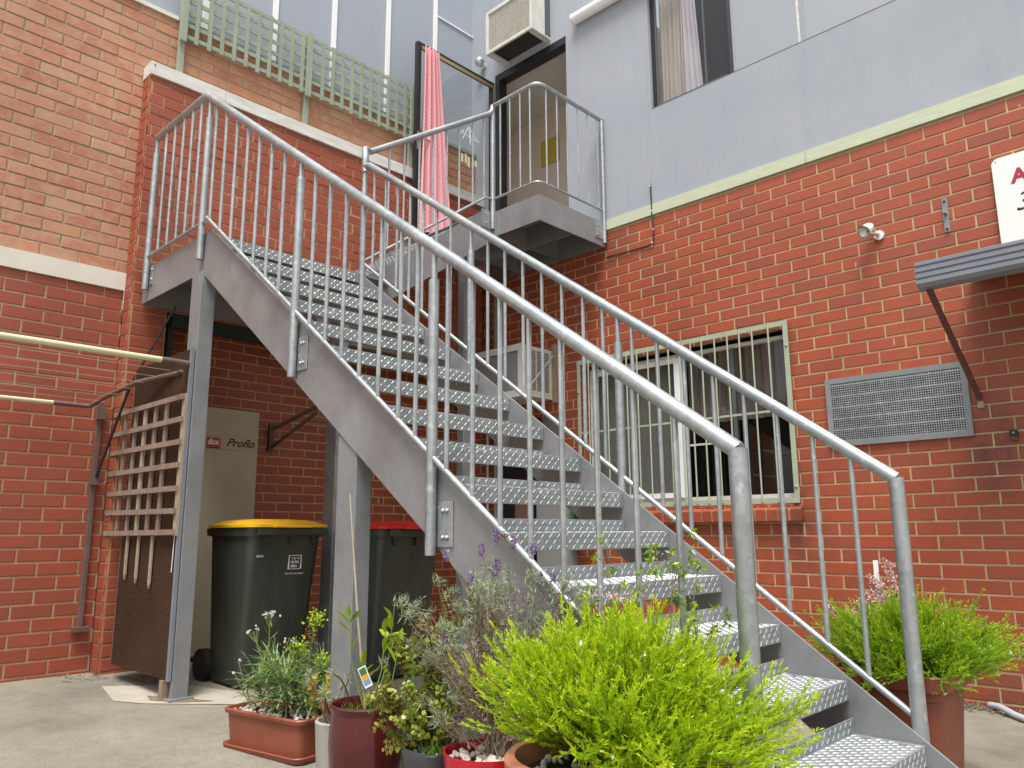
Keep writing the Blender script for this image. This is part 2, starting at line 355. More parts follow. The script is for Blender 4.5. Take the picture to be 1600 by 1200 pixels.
    def build(s, name, mat, parent=None, smooth=False, bev=0, kind=None, angle=40):
        me = bpy.data.meshes.new(name); me.from_pydata(s.v, [], s.f)
        if smooth: me.shade_smooth(); 
        if smooth and angle: me.set_sharp_from_angle(angle=math.radians(angle))
        me.materials.append(M[mat] if isinstance(mat, str) else mat)
        if s.cv is not None:
            a = me.attributes.new('cv', 'FLOAT', 'FACE'); a.data.foreach_set('value', np.asarray(s.cv, dtype=np.float32))
        me.update(); o = link(bpy.data.objects.new(name, me))
        if bev:
            md = o.modifiers.new('bevel', 'BEVEL'); md.width = bev; md.segments = 2; md.limit_method = 'ANGLE'
        if parent is not None: adopt(o, parent)
        if kind: o['kind'] = kind
        return o
def Bx(name, mat, parent, *a, bev=0): return MB().box(*a).build(name, mat, parent, bev=bev)
def struct(o): o['kind'] = 'structure'; return o
def text(body, size, mat, parent, mw, name='lettering', shear=0, extrude=.0006, bold=0, sx=1):
    cu = bpy.data.curves.new('t', 'FONT'); cu.body = body; cu.size = size; cu.extrude = extrude; cu.shear = shear; cu.offset = bold
    t = bpy.data.objects.new('t', cu); sc.collection.objects.link(t); bpy.context.view_layer.update()
    me = bpy.data.meshes.new_from_object(t.evaluated_get(bpy.context.evaluated_depsgraph_get())); bpy.data.objects.remove(t)
    me.transform(Matrix.Diagonal((sx, 1, 1, 1))); me.transform(mw); me.materials.clear(); me.materials.append(M[mat]); me.name = name
    o = link(bpy.data.objects.new(name, me)); adopt(o, parent); return o
def facing(p, nrm):                       # text matrix: origin p, reading direction so that nrm points at the reader
    z = Vector(nrm).normalized(); y = Vector((0, 0, 1)); x = y.cross(z).normalized(); y = z.cross(x)
    return Matrix(((x.x, y.x, z.x, p[0]), (x.y, y.y, z.y, p[1]), (x.z, y.z, z.z, p[2]), (0, 0, 0, 1)))
def gz(x): return -.945-.03*x

# ------------------------------------------------------------------ bricks
BL, BH = .230, .0765
def brick_mesh():
    h, w2, c = BH/2, BL/2, .0035
    v = [(-w2, 0+c, -h), (w2, c, -h), (w2, c, h), (-w2, c, h), (-w2+c, 0, -h+c), (w2-c, 0, -h+c), (w2-c, 0, h-c), (-w2+c, 0, h-c),
         (-w2, .03, -h), (w2, .03, -h), (w2, .03, h), (-w2, .03, h)]
    f = [(4, 5, 6, 7), (0, 1, 5, 4), (1, 2, 6, 5), (2, 3, 7, 6), (3, 0, 4, 7), (0, 8, 9, 1), (1, 9, 10, 2), (2, 10, 11, 3), (3, 11, 8, 0)]
    return v, f
_bv, _bf = brick_mesh(); _brick_data = {}
def lay(parent, mat, mmat, face, u0, u1, z0, z1, uoff, zoff, holes=(), depth=.0045, limit=300, jit=.0012, parity=0, course=.086, back=.05, shift=None, half=.5):
    """face: ('x', X) wall facing +X, u runs along Y; ('y', Y) wall facing -Y, u runs along X."""
    out = []
    k0 = math.floor((z0-zoff)/course)-1; k1 = math.ceil((z1-zoff)/course)+1
    rr = random.Random(int(abs(u0*100+z0*10))+3)
    for k in range(k0, k1):
        za, zb = zoff+k*course+.0055, zoff+(k+1)*course-.005
        za, zb = max(za, z0), min(zb, z1)
        if zb-za < .012: continue
        off = uoff+(half*.24 if (k+parity) % 2 else 0)+(shift(k) if shift else 0)
        n0 = math.floor((u0-off)/.24)-1; n1 = math.ceil((u1-off)/.24)+1
        for n in range(n0, n1):
            ua, ub = max(off+n*.24+.0055, u0), min(off+(n+1)*.24-.0055, u1)
            if ub-ua < .012: continue
            segs = [(ua, ub, za, zb)]
            for (ha, hb, hc, hd) in holes:
                nx = []
                for (a, b_, c_, d_) in segs:
                    if b_ <= ha or a >= hb or d_ <= hc or c_ >= hd: nx.append((a, b_, c_, d_)); continue
                    if a < ha-.02: nx.append((a, ha, c_, d_))
                    if b_ > hb+.02: nx.append((hb, b_, c_, d_))
                    ia, ib = max(a, ha), min(b_, hb)
                    if c_ < hc-.012: nx.append((ia, ib, c_, hc-.002))
                    if d_ > hd+.012: nx.append((ia, ib, hd+.002, d_))
                segs = nx
            out += segs
    def place(sg):
        ua, ub, za, zb = sg; u, z = (ua+ub)/2, (za+zb)/2; j = rr.uniform(-jit, jit)
        if face[0] == 'y': return (u, face[1]+j, z), 0
        return (face[1]-j, u, z), PI/2
    out.sort(key=lambda s_: -apparent(place(s_)[0])*((s_[1]-s_[0])*(s_[3]-s_[2]))**.5)
    key = mat
    if key not in _brick_data:
        me = bpy.data.meshes.new('brick'); me.from_pydata(_bv, [], _bf); me.materials.append(M[mat]); _brick_data[key] = me
    rest = MB(); bvals = []
    for i, sg in enumerate(out):
        p, rz = place(sg); sx, sz = (sg[1]-sg[0])/BL, (sg[3]-sg[2])/BH
        if i < limit and apparent(p) > 0:
            o = link(bpy.data.objects.new('brick', _brick_data[key])); o.location = p; o.rotation_euler = (rr.uniform(-.004, .004), rr.uniform(-.004, .004), rz+rr.uniform(-.003, .003)); o.scale = (sx, 1, sz); adopt(o, parent)
        else:
            cs, sn = math.cos(rz), math.sin(rz)
            rest.add([(p[0]+cs*v[0]*sx-sn*v[1], p[1]+sn*v[0]*sx+cs*v[1], p[2]+v[2]*sz) for v in _bv], _bf); bvals += [rr.random()]*len(_bf)
    if rest.v:
        o = rest.build('remaining_bricks', mat, parent); o['kind'] = 'stuff'
        a = o.data.attributes.new('bv', 'FLOAT', 'FACE'); a.data.foreach_set('value', bvals)
    # mortar bed: rectangles minus holes
    mb = MB(); us = sorted({u0, u1, *[min(max(h, u0), u1) for hh in holes for h in hh[:2]]}); zs = sorted({z0, z1, *[min(max(h, z0), z1) for hh in holes for h in hh[2:]]})
    for a, b_ in zip(us, us[1:]):
        for c_, d_ in zip(zs, zs[1:]):
            mu, mz = (a+b_)/2, (c_+d_)/2
            if any(h[0] < mu < h[1] and h[2] < mz < h[3] for h in holes) or b_-a < 1e-4 or d_-c_ < 1e-4: continue
            if face[0] == 'y': mb.box(a, b_, face[1]+depth, face[1]+back, c_, d_)
            else: mb.box(face[1]-back, face[1]-depth, a, b_, c_, d_)
    mb.build('mortar', mmat, parent)
    return len(out)

# ------------------------------------------------------------------ ground
g = MB(); X0, X1 = -60, 60
g.add([(X0, -60, gz(X0) if False else gz(-1)), (-1, -60, gz(-1)), (7, -60, gz(7)), (X1, -60, gz(7)), (X0, 60, gz(-1)), (-1, 60, gz(-1)), (7, 60, gz(7)), (X1, 60, gz(7))],
      [(0, 1, 5, 4), (1, 2, 6, 5), (2, 3, 7, 6)])
struct(g.build('ground', 'ground'))
def flat(name, poly, mat, lift):
    mb = MB(); mb.add([(x, y, gz(x)+lift) for x, y in poly], [tuple(range(len(poly)))]); return mb.build(name, mat)
pp = flat('concrete_patch', [(.50, -3.52), (.93, -3.60), (1.10, -3.50), (1.52, -3.06), (1.16, -3.0), (.80, -3.12)], 'patch', .004); struct(pp)
flat('rust_stain', [(.93, -3.42), (1.05, -3.45), (1.2, -3.36), (1.3, -3.2), (1.1, -3.3)], 'litter', .007)['kind'] = 'structure'

# ------------------------------------------------------------------ right wall: red brick below, render above
RW = thing('brick_wall', 'red brick wall with pale mortar, barred window and perforated vent, below the grey render', 'wall', (3, 0, -1))
WIN = (1.40, 3.285, .155, 1.39); VENT = (3.56, 4.43, .50, .955)
holes = [WIN]
shift = lambda k: (-.0508 if k < -17 else 0)
lay(RW, 'brick_red', 'mortar_cream', ('y', 0), -.20, 6.6, -1.16, 2.585, 3.3745, 2.5704, holes, limit=300, parity=1, shift=shift)
UW = thing('rendered_wall', 'smooth blue grey rendered upper wall with the doorway and large window', 'wall', (3, 0, 2.68))
DOOR = (.30, 1.283, 2.60, 4.74); UWIN = (2.235, 6.0, 3.555, 5.4)
def panel_with_holes(parent, name, mat, u0, u1, z0, z1, y0, y1, holes):
    mb = MB(); us = sorted({u0, u1, *[min(max(h, u0), u1) for hh in holes for h in hh[:2]]}); zs = sorted({z0, z1, *[min(max(h, z0), z1) for hh in holes for h in hh[2:]]})
    for a, b_ in zip(us, us[1:]):
        for c_, d_ in zip(zs, zs[1:]):
            mu, mz = (a+b_)/2, (c_+d_)/2
            if b_-a < 1e-4 or d_-c_ < 1e-4 or any(h[0] < mu < h[1] and h[2] < mz < h[3] for h in holes): continue
            mb.box(a, b_, y0, y1, c_, d_)
    return mb.build(name, mat, parent)
for a, b_ in ((-.20, 2.205), (2.2062, 6.6)):
    panel_with_holes(UW, 'render_panel', 'render', a, b_, 2.684, 6.6, -.004, .12, [DOOR, UWIN])
Bx('wall_core', 'render', UW, -.2, .30, .01, .118, 2.6, 2.682); Bx('wall_core', 'render', UW, 1.283, 6.6, .01, .118, 2.6, 2.682)
for a, b_ in ((1.283, 3.545), (3.548, 6.6)):
    Bx('green_band', 'green_band', UW, a, b_, -.016, .008, 2.588, 2.682)
# reveal bricks of the lower window
for side, xr in ((0, 1.40), (1, 3.285)):
    mb = MB(); k = 0
    z = .16
    while z < 1.38:
        for (a, b_) in (((.006, .11),) ):
            if side == 0: mb.box(xr-.03, xr+.002, a, b_, z, z+.076)
            else: mb.box(xr-.002, xr+.03, a, b_, z, z+.076)
        z += .086
    o = mb.build('reveal_bricks', 'brick_red', RW); o['kind'] = 'stuff'
Bx('lintel', 'black_frame', RW, 1.30, 3.39, .008, .11, 1.392, 1.40)
# vent
vt = thing('air_vent', 'large galvanised perforated vent panel on the brick wall under the small awning', 'vent', (4.0, -.01, .5))
Bx('vent_backing', 'dark_void', vt, 3.58, 4.41, -.010, -.006, .52, .94)
for a in ((3.555, 4.43, .495, .53), (3.555, 4.43, .925, .96)): Bx('frame_strip', 'galv_dull', vt, a[0], a[1], -.022, -.004, a[2], a[3])
for a in ((3.555, 3.59, .53, .925), (4.395, 4.43, .53, .925)): Bx('frame_strip', 'galv_dull', vt, a[0], a[1], -.0218, -.004, a[2], a[3])
mb = MB(); nx, nz = 58, 26; x0, x1, z0, z1 = 3.59, 4.395, .53, .925
for i in range(nx+1):
    x = x0+(x1-x0)*i/nx; mb.box(x-.0021, x+.0021, -.019, -.016, z0, z1)
for j in range(nz+1):
    z = z0+(z1-z0)*j/nz; hw = .0050 if j % 5 == 0 else .0021; mb.box(x0, x1, -.0195, -.0165, z-hw, z+hw)
mb.build('perforated_mesh', 'galv', vt)['kind'] = 'stuff'
vt2 = thing('wall_grating', 'small dark perforated grating on the brick wall beneath the lower air conditioner', 'vent', (1.0, -.01, .8))
Bx('vent_backing', 'dark_void', vt2, .80, 1.18, -.01, -.006, .72, .97)
mb = MB()
for i in range(21): x = .80+.38*i/20; mb.box(x-.004, x+.004, -.016, -.012, .72, .97)
for j in range(15): z = .72+.25*j/14; mb.box(.80, 1.18, -.0165, -.0125, z-.004, z+.004)
mb.build('perforated_mesh', 'galv_dull', vt2)['kind'] = 'stuff'

# lower window
wn = thing('barred_window', 'aluminium sliding window behind pale green security bars in the red brick wall', 'window', (2.3, 0, .15))
def frame(parent, name, mat, x0, x1, z0, z1, y0, y1, t):
    mb = MB(); mb.box(x0, x1, y0, y1, z0, z0+t).box(x0, x1, y0, y1, z1-t, z1).box(x0, x0+t, y0, y1, z0+t, z1-t).box(x1-t, x1, y0, y1, z0+t, z1-t)
    return mb.build(name, mat, parent)
frame(wn, 'window_frame', 'white_old', 1.42, 3.27, .17, 1.36, .075, .115, .03)
frame(wn, 'sash_frame', 'white', 1.46, 2.34, .20, 1.33, .06, .074, .04)
Bx('mullion', 'white', wn, 2.34, 2.37, .062, .1, .20, 1.33); Bx('glazing_bar', 'frame_grey', wn, 2.80, 2.83, .072, .1, .2, 1.33)
Bx('glazing_bar', 'white_old', wn, 2.37, 2.80, .076, .09, .60, .615)
Bx('pane', 'glass', wn, 1.50, 2.30, .066, .069, .24, 1.29); Bx('pane', 'glass', wn, 2.37, 2.80, .080, .083, .2, 1.33); Bx('pane', 'glass', wn, 2.83, 3.24, .080, .083, .2, 1.33)
Bx('blind', 'blind_grey', wn, 1.46, 2.36, .13, .135, .18, 1.36)
def curtain(parent, name, mat, x0, x1, y, z0, z1, amp=.02, waves=9, flare=0., axis='x', uvs=False, x0t=None, x1t=None):
    n, mz = 90, 14; mb = MB(); uv = []
    x0t = x0 if x0t is None else x0t; x1t = x1 if x1t is None else x1t
    for j in range(mz+1):
        t = j/mz; z = z0+(z1-z0)*t
        for i in range(n+1):
            s_ = i/n; a = x0+(x1-x0)*s_; b_ = x0t+(x1t-x0t)*s_; x = a+(b_-a)*t
            yy = y+amp*math.sin(s_*waves*2*PI+.7*math.sin(3*t+s_*5))*(1-.25*t)+amp*.3*math.sin(s_*23+t*2)
            mb.v.append((x, yy, z) if axis == 'x' else (yy, x, z)); uv.append((s_*1.6, t*2.0))
    for j in range(mz):
        for i in range(n):
            a = j*(n+1)+i; mb.f.append((a, a+1, a+n+2, a+n+1))
    o = mb.build(name, mat, parent, smooth=True, angle=None)
    if uvs:
        l = o.data.uv_layers.new(name='uv'); idx = [vi for p in o.data.polygons for vi in p.vertices]
        l.data.foreach_set('uv', [c for vi in idx for c in uv[vi]])
    return o
cu = curtain(None, 'net_curtain', 'curtain_dark', 2.36, 3.28, .17, .78, 1.36, .018, 12); tag(cu, 'taupe net curtain hanging behind the right half of the barred window', 'curtain')
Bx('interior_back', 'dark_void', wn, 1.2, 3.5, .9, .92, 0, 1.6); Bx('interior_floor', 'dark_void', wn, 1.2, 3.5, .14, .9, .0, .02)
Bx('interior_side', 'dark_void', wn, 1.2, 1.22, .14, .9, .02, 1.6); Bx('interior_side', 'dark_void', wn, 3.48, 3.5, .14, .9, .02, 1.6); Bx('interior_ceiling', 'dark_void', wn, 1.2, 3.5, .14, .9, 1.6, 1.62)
# security grille
sg = thing('security_grille', 'pale green welded bar grille bolted over the lower window', 'security bars', (2.35, -.03, .12))
Y0, Y1 = -.040, -.034
Bx('grille_frame', 'green_paint', sg, 1.365, 3.325, Y0, Y1, 1.40, 1.435); Bx('grille_frame', 'green_paint', sg, 1.365, 3.325, Y0, Y1, .128, .166)
Bx('grille_frame', 'green_paint', sg, 1.365, 1.40, Y0+.0005, Y1-.0005, .166, 1.40); Bx('grille_frame', 'green_paint', sg, 3.288, 3.325, Y0+.0005, Y1-.0005, .166, 1.40)
Bx('cross_bar', 'green_paint', sg, 1.40, 3.288, -.033, -.024, .78, .796)
bar = None
for i, x in enumerate([1.50, 1.602, 1.704, 1.806, 1.908, 2.015, 2.124, 2.225, 2.323, 2.427, 2.527, 2.627, 2.739, 2.848, 2.948, 3.052, 3.179]):
    if bar is None: bar = MB().tube([(0, 0, .14), (0, 0, 1.425)], .0065, 8).build('bar', 'green_paint', sg, smooth=True)
    else: o = bar.copy(); link(o)
    (bar if i == 0 else o).location = (x, -.047, 0)
for x, z in ((3.307, 1.25), (3.307, .24), (1.383, 1.15), (1.383, .3)): MB().ball((x, -.043, z), .010, 8, 5).build('bolt', 'green_paint', sg, smooth=True)
for x in (1.383, 3.307): Bx('standoff', 'green_paint', sg, x-.008, x+.008, -.034, 0, .2, .23)
# rowlock sill
sl = thing('brick_window_sill', 'sloping sill of red bricks on edge under the barred window', 'window sill', (2.35, -.04, .05))
x = 1.36; i = 0
while x < 3.27:
    mb = MB(); dx = random.uniform(-.002, .002)
    mb.prism([(-.068, .085), (-.062, .002), (.05, .03), (.05, .150)], 0, x+.005, x+.081+dx)
    mb.build('brick', 'brick_red', sl, bev=.004); x += .086
MB().prism([(-.058, .078), (-.055, .006), (.045, .03), (.045, .145)], 0, 1.36, 3.27).build('mortar', 'mortar_cream', sl)

# upper window
uw = thing('upper_window', 'wide dark framed window in the grey render, left pane showing a pale curtain', 'window', (3.5, .05, 3.55))
frame(uw, 'window_frame', 'black_frame', 2.24, 5.99, 3.56, 5.39, .03, .075, .028)
Bx('sill_strip', 'frame_grey', uw, 2.236, 5.99, .0, .029, 3.556, 3.568)
frame(uw, 'sash_frame', 'frame_grey', 2.268, 2.96, 3.588, 5.36, .045, .06, .018)
Bx('mullion', 'black_frame', uw, 2.955, 2.985, .02, .07, 3.588, 5.36); Bx('mullion', 'white_old', uw, 3.545, 3.560, .04, .07, 3.588, 5.36); Bx('mullion', 'frame_grey', uw, 4.6, 4.63, .04, .07, 3.588, 5.36)
Bx('mullion', 'frame_grey', uw, 2.74, 2.752, .056, .07, 3.606, 5.34)
Bx('pane', 'glass', uw, 2.286, 2.942, .05, .053, 3.606, 5.342)
Bx('pane', 'glass_bright', uw, 2.985, 3.545, .05, .053, 3.588, 5.36); Bx('pane', 'glass_bright', uw, 3.56, 4.6, .052, .055, 3.588, 5.36); Bx('pane', 'glass_bright', uw, 4.63, 5.96, .052, .055, 3.588, 5.36)
Bx('blind', 'blind_light', uw, 3.0, 3.54, .10, .104, 3.57, 5.38); Bx('blind', 'blind_light', uw, 3.56, 5.98, .16, .164, 3.57, 5.38)  # added pale sheets behind the glass, imitating its bright reflection by colour
Bx('interior_back', 'dark_void', uw, 2.1, 6.1, .7, .72, 3.5, 5.45)
cu = curtain(None, 'voile_curtain', 'curtain_beige', 2.275, 2.50, .12, 3.57, 5.35, .016, 6, x0t=2.265, x1t=2.53); tag(cu, 'beige gathered voile curtain at the left edge of the upper window', 'curtain')
cu = curtain(None, 'voile_curtain', 'curtain_lilac', 2.50, 2.69, .115, 3.57, 5.35, .012, 4, x0t=2.50, x1t=2.60); tag(cu, 'pale lilac printed curtain panel in the upper window, right of the beige one', 'curtain')

# doorway
dw = thing('doorway', 'open upstairs doorway with black frame at the top of the steel stairs', 'doorway', (.8, 0, 2.66))
Bx('door_jamb', 'black_frame', dw, .302, .365, -.01, .10, 2.66, 4.738); Bx('door_jamb', 'black_frame', dw, 1.262, 1.281, .02, .10, 2.66, 4.66)
Bx('door_head', 'black_frame', dw, .365, 1.281, -.008, .10, 4.66, 4.738)
Bx('threshold', 'black_frame', dw, .302, 1.281, 0.02, .115, 2.62, 2.66)
Bx('hallway_wall', 'interior_wall', dw, -.6, 2.0, .95, .97, 2.6, 4.72); Bx('hallway_wall', 'interior_wall', dw, 2.0, 2.02, .125, .95, 2.6, 4.72)
Bx('hallway_wall', 'interior_wall', dw, -.62, -.6, .125, .95, 2.6, 4.72)
Bx('hallway_ceiling', 'interior_ceiling', dw, -.6, 2.0, .125, .95, 4.72, 4.74); Bx('hallway_floor', 'brown_box', dw, -.6, 2.0, .125, .95, 2.56, 2.6)
tag(Bx('notice_card', 'card', None, .10, .37, .935, .945, 4.09, 4.40), 'yellow card fixed to the hallway wall inside the open doorway', 'notice')
# door leaf, open at right angles (plane X = .256)
dl = thing('glass_door', 'dark framed glass door swung open over the landing, brassy inner edges', 'door', (.28, 0, 2.66))
mb = MB(); mb.box(.24, .285, -1.05, -1.005, 2.665, 4.66).box(.24, .285, -1.005, -.045, 4.615, 4.66).box(.24, .285, -1.005, -.045, 2.665, 2.77).box(.24, .285, -.045, -.004, 2.665, 4.66)
mb.build('door_frame', 'black_frame', dl)
Bx('glazing_bead', 'gold', dl, .286, .292, -1.0, -.02, 4.59, 4.625); Bx('glazing_bead', 'gold', dl, .286, .292, -.03, -.012, 2.70, 4.59)
Bx('pane', 'glass_door', dl, .262, .266, -1.005, -.045, 2.77, 4.615)
MB().tube([(.30, -1.02, 3.62), (.34, -1.02, 3.62), (.34, -.93, 3.62)], .009, 8).box(.285, .295, -1.04, -1.0, 3.52, 3.70).build('door_handle', 'bolt', dl)
mb = MB()   # white hand-drawn mark
for a, b_ in (((-.44, 3.86), (-.36, 4.02)), ((-.36, 4.02), (-.33, 3.83)), ((-.46, 3.93), (-.22, 3.90)), ((-.36, 4.02), (-.22, 3.90)), ((-.33, 3.83), (-.34, 4.02)), ((-.48, 3.90), (-.42, 3.97))):
    mb.tube([(.268, a[0], a[1]), (.268, b_[0], b_[1])], .0035, 4)
mb.build('chalk_mark', 'white_print', dl)
mb = MB()
for y in (-.46, -.41, -.37, -.31, -.27): mb.box(.267, .2685, y, y+.03, 3.60+.02*math.sin(y*40), 3.69+.02*math.cos(y*30))
mb.build('painted_marks', 'pole', dl)
cu = curtain(None, 'door_curtain', 'curtain_pink', -1.03, -.62, .315, 2.70, 4.62, .028, 4.5, axis='y', uvs=True, x0t=-.99, x1t=-.80); tag(cu, 'pink and white lattice print curtain hanging from the open glass door', 'curtain')

# upper air conditioner
ac = thing('air_conditioner', 'old off white box air conditioner on the grey wall above the doorway', 'air conditioner', (.77, -.14, 4.8), 'window air conditioners')
X0, X1, Yf, Z0, Z1 = .44, 1.09, -.27, 4.79, 5.28
frame(ac, 'front_frame', 'off_white', X0, X1, Z0, Z1, Yf-.012, Yf+.01, .035)
mb = MB(); mb.box(X0+.002, X0+.02, Yf+.01, .0, Z0+.002, Z1).box(X1-.02, X1-.002, Yf+.01, -.09, Z0+.002, Z1).box(X0+.02, X1-.02, Yf+.01, 0, Z1-.02, Z1-.002); mb.build('casing', 'off_white', ac)
Bx('base_rail', 'off_white', ac, X0+.02, X0+.07, Yf+.01, 0, Z0, Z0+.02); Bx('base_rail', 'off_white', ac, X1-.07, X1-.001, Yf+.01, -.001, Z0, Z0+.02)
Bx('inner_unit', 'dark_void', ac, X0+.06, X1-.02, -.22, .0, Z0+.035, Z1-.03); Bx('side_gap', 'frame_grey', ac, X1-.019, X1-.004, -.09, 0, Z0+.03, Z1)
Bx('condenser', 'heater_side', ac, X0+.036, X1-.036, Yf+.012, Yf+.016, Z0+.036, Z1-.036)
mb = MB()
for i in range(19): z = Z0+.045+i*(Z1-Z0-.09)/18; mb.box(X0+.035, X1-.035, Yf-.001, Yf+.004, z-.0018, z+.0018)
for i in range(26): x = X0+.045+i*(X1-X0-.09)/25; mb.box(x-.0015, x+.0015, Yf+.005, Yf+.009, Z0+.035, Z1-.035)
mb.build('wire_grid', 'grime_white', ac)['kind'] = 'stuff'
# lower air conditioner
a2 = thing('air_conditioner', 'white box air conditioner low on the brick wall behind the stair treads', 'air conditioner', (.68, -.2, 1.12), 'window air conditioners')
X0, X1, Yf, Z0, Z1 = .28, 1.06, -.41, 1.12, 1.60
frame(a2, 'front_frame', 'off_white', X0, X1, Z0, Z1, Yf-.012, Yf+.008, .06)
Bx('front_mesh', 'grey_panel', a2, X0+.06, X1-.06, Yf, Yf+.004, Z0+.06, Z1-.06)
Bx('casing', 'off_white', a2, X0+.01, X1-.012, Yf+.009, -.002, Z0+.01, Z1-.01)
for s_ in ((-.36, -.24), (-.22, -.06)):
    for i in range(24):
        z = Z0+.07+i*.0155; Bx('louvre', 'dark_void', a2, X1-.0125, X1-.0085, s_[0], s_[1], z, z+.006)
MB().tube([(X1+.006, -.36, Z0+.07), (X1+.006, -.02, Z1-.06)], .009, 4).build('brace', 'off_white', a2)
Bx('sealant', 'mortar_grey', a2, X1-.011, X1+.04, -.018, -.001, Z0-.02, Z1+.05)
MB().tube([(.93, -.40, 1.10), (.90, -.41, 1.05)], .012, 8).build('drain_spout', 'off_white', a2)

# fittings on the wall
sp = thing('spotlight', 'white metal wall spotlight with silver reflector on the red bricks', 'light', (3.99, 0, 1.9))
MB().tube([(4.0, -.001, 1.90), (4.0, -.018, 1.90)], .033, 20).build('wall_plate', 'lamp_white', sp, smooth=True)
MB().tube([(4.0, -.015, 1.90), (3.985, -.05, 1.90), (3.965, -.075, 1.905)], .012, 10).build('arm', 'silver', sp, smooth=True)
ax = Vector((-.35, -.62, -.55)).normalized(); c0 = Vector((3.95, -.085, 1.935))
def cone(mb, c, d, prof, n=20):
    d = Vector(d).normalized(); u = d.orthogonal().normalized(); v = d.cross(u); k = len(mb.v)
    for t, r in prof:
        for j in range(n): a = 2*PI*j/n; mb.v.append(tuple(c+d*t+(u*math.cos(a)+v*math.sin(a))*r))
    for i in range(len(prof)-1):
        for j in range(n): a = k+i*n+j; b_ = k+i*n+(j+1)%n; mb.f.append((a, b_, b_+n, a+n))
    return mb
cone(MB(), c0, ax, [(-.055, .002), (-.05, .02), (-.03, .032), (.0, .038), (.03, .046)]).build('lamp_shell', 'lamp_white', sp, smooth=True)
cone(MB(), c0, ax, [(.0305, .048), (.036, .049), (.036, .043), (.02, .036), (.005, .022), (.0, .002)]).build('reflector', 'silver', sp, smooth=True)
MB().ball(c0+ax*.018, .012, 10, 6).build('bulb', 'lamp_white', sp, smooth=True)
gb = thing('globe_lamp', 'small round glass bulkhead lamp on the grey wall beside the door top', 'light', (.12, -.02, 4.92))
MB().ball((.13, -.075, 4.955), .055, 18, 12).build('globe', 'silver', gb, smooth=True)
MB().tube([(.13, -.004, 4.93), (.13, -.05, 4.94)], .03, 14).build('lamp_base', 'lamp_white', gb, smooth=True)
tb = thing('awning_cassette', 'white rounded tube casing fixed to the grey render left of the upper window', 'casing', (1.8, -.04, 4.82))
MB().tube([(1.43, -.045, 4.825), (2.6, -.045, 4.825)], .055, 18).build('casing_tube', 'white', tb, smooth=True)
MB().tube([(1.418, -.045, 4.825), (1.4295, -.045, 4.825)], .059, 18).build('end_cap', 'lamp_white', tb, smooth=True)
bk = thing('wall_bracket', 'grey metal strap bracket with rusty bolts on the upper right bricks', 'bracket', (4.41, 0, 1.9))
Bx('strap', 'galv_dull', bk, 4.397, 4.430, -.009, -.0, 1.808, 2.035)
for z in (2.015, 1.828): MB().ball((4.413, -.011, z), .009, 8, 5).build('bolt', 'rust', bk)
MB().tube([(4.413, -.009, 1.93), (4.413, -.04, 1.92)], .008, 8).build('stud', 'rust', bk)
sg2 = thing('sign_board', 'white sign board with rounded corner and red letter A at the right edge', 'sign', (5.0, -.02, 1.9))
def rrect(x0, x1, z0, z1, r, n=6):
    out = []
    for cx, cz, a0 in ((x1-r, z1-r, 0), (x0+r, z1-r, 90), (x0+r, z0+r, 180), (x1-r, z0+r, 270)):
        for i in range(n+1): a = math.radians(a0+90*i/n); out.append((cx+r*math.cos(a), cz+r*math.sin(a)))
    return out
MB().prism(rrect(4.70, 5.6, 1.52, 2.19, .04), 1, -.030, -.020).build('board', 'sign_white', sg2)
MB().prism(rrect(4.697, 5.603, 1.517, 2.193, .04), 1, -.0195, -.012).build('board_edge', 'sign_edge', sg2)
MB().ball((4.722, -.031, 2.168), .004, 6, 4).build('screw', 'black_print', sg2)
text('A', .125, 'crimson', sg2, facing((4.795, -.0305, 2.005), (0, -1, 0)), bold=.005)
text('3', .16, 'black_print', sg2, facing((4.79, -.0305, 1.825), (0, -1, 0)), shear=.3)
# small awning with gutter
aw = thing('door_awning', 'small awning with ribbed blue grey gutter and maroon strut at the right edge', 'awning', (5.0, -.4, 1.4))
pr = [(-.70, 1.425), (-.70, 1.30), (-.66, 1.275), (-.50, 1.27), (-.50, 1.43)]
XA = 4.39
mb = MB(); mb.prism([(-.69, 1.43), (-.70, 1.425), (-.70, 1.408), (-.692, 1.404), (-.692, 1.396), (-.70, 1.392), (-.70, 1.372), (-.692, 1.368), (-.692, 1.36), (-.70, 1.356), (-.70, 1.336), (-.692, 1.332), (-.692, 1.326), (-.70, 1.322), (-.70, 1.302), (-.68, 1.282), (-.60, 1.278), (-.60, 1.43)], 0, XA, 6.4)
mb.build('gutter', 'gutter', aw)
MB().prism([(-.60, 1.30), (-.60, 1.40), (-.0, 1.52), (-.0, 1.49)], 0, 4.52, 6.4).build('awning_roof', 'black_frame', aw)
MB().tube([(4.43, -.62, 1.29), (4.485, -.03, .72)], .021, 4).build('strut', 'maroon_steel', aw)
Bx('strut_foot', 'wood_pale', aw, 4.468, 4.50, -.02, 0, .66, .70)
sw = thing('wall_switch', 'tiny black and brown switch fitting on bricks at the far right', 'switch', (4.635, 0, .48))
Bx('switch_body', 'black_print', sw, 4.617, 4.655, -.03, 0, .475, .51); Bx('switch_base', 'brown_box', sw, 4.62, 4.652, -.026, 0, .448, .474); MB().ball((4.636, -.031, .493), .008, 8, 5).build('button', 'bolt', sw)
cb = thing('wall_cable', 'thin black cable clipped up the red bricks into the grey render', 'cable', (2.2, 0, 2.4))
MB().tube([(2.198, -.012, 2.87), (2.205, -.018, 2.60), (2.215, -.018, 2.45), (2.205, -.012, 2.335), (2.15, -.010, 2.325), (1.95, -.010, 2.328), (1.70, -.010, 2.335)], .006, 6).build('cable_run', 'cable', cb)
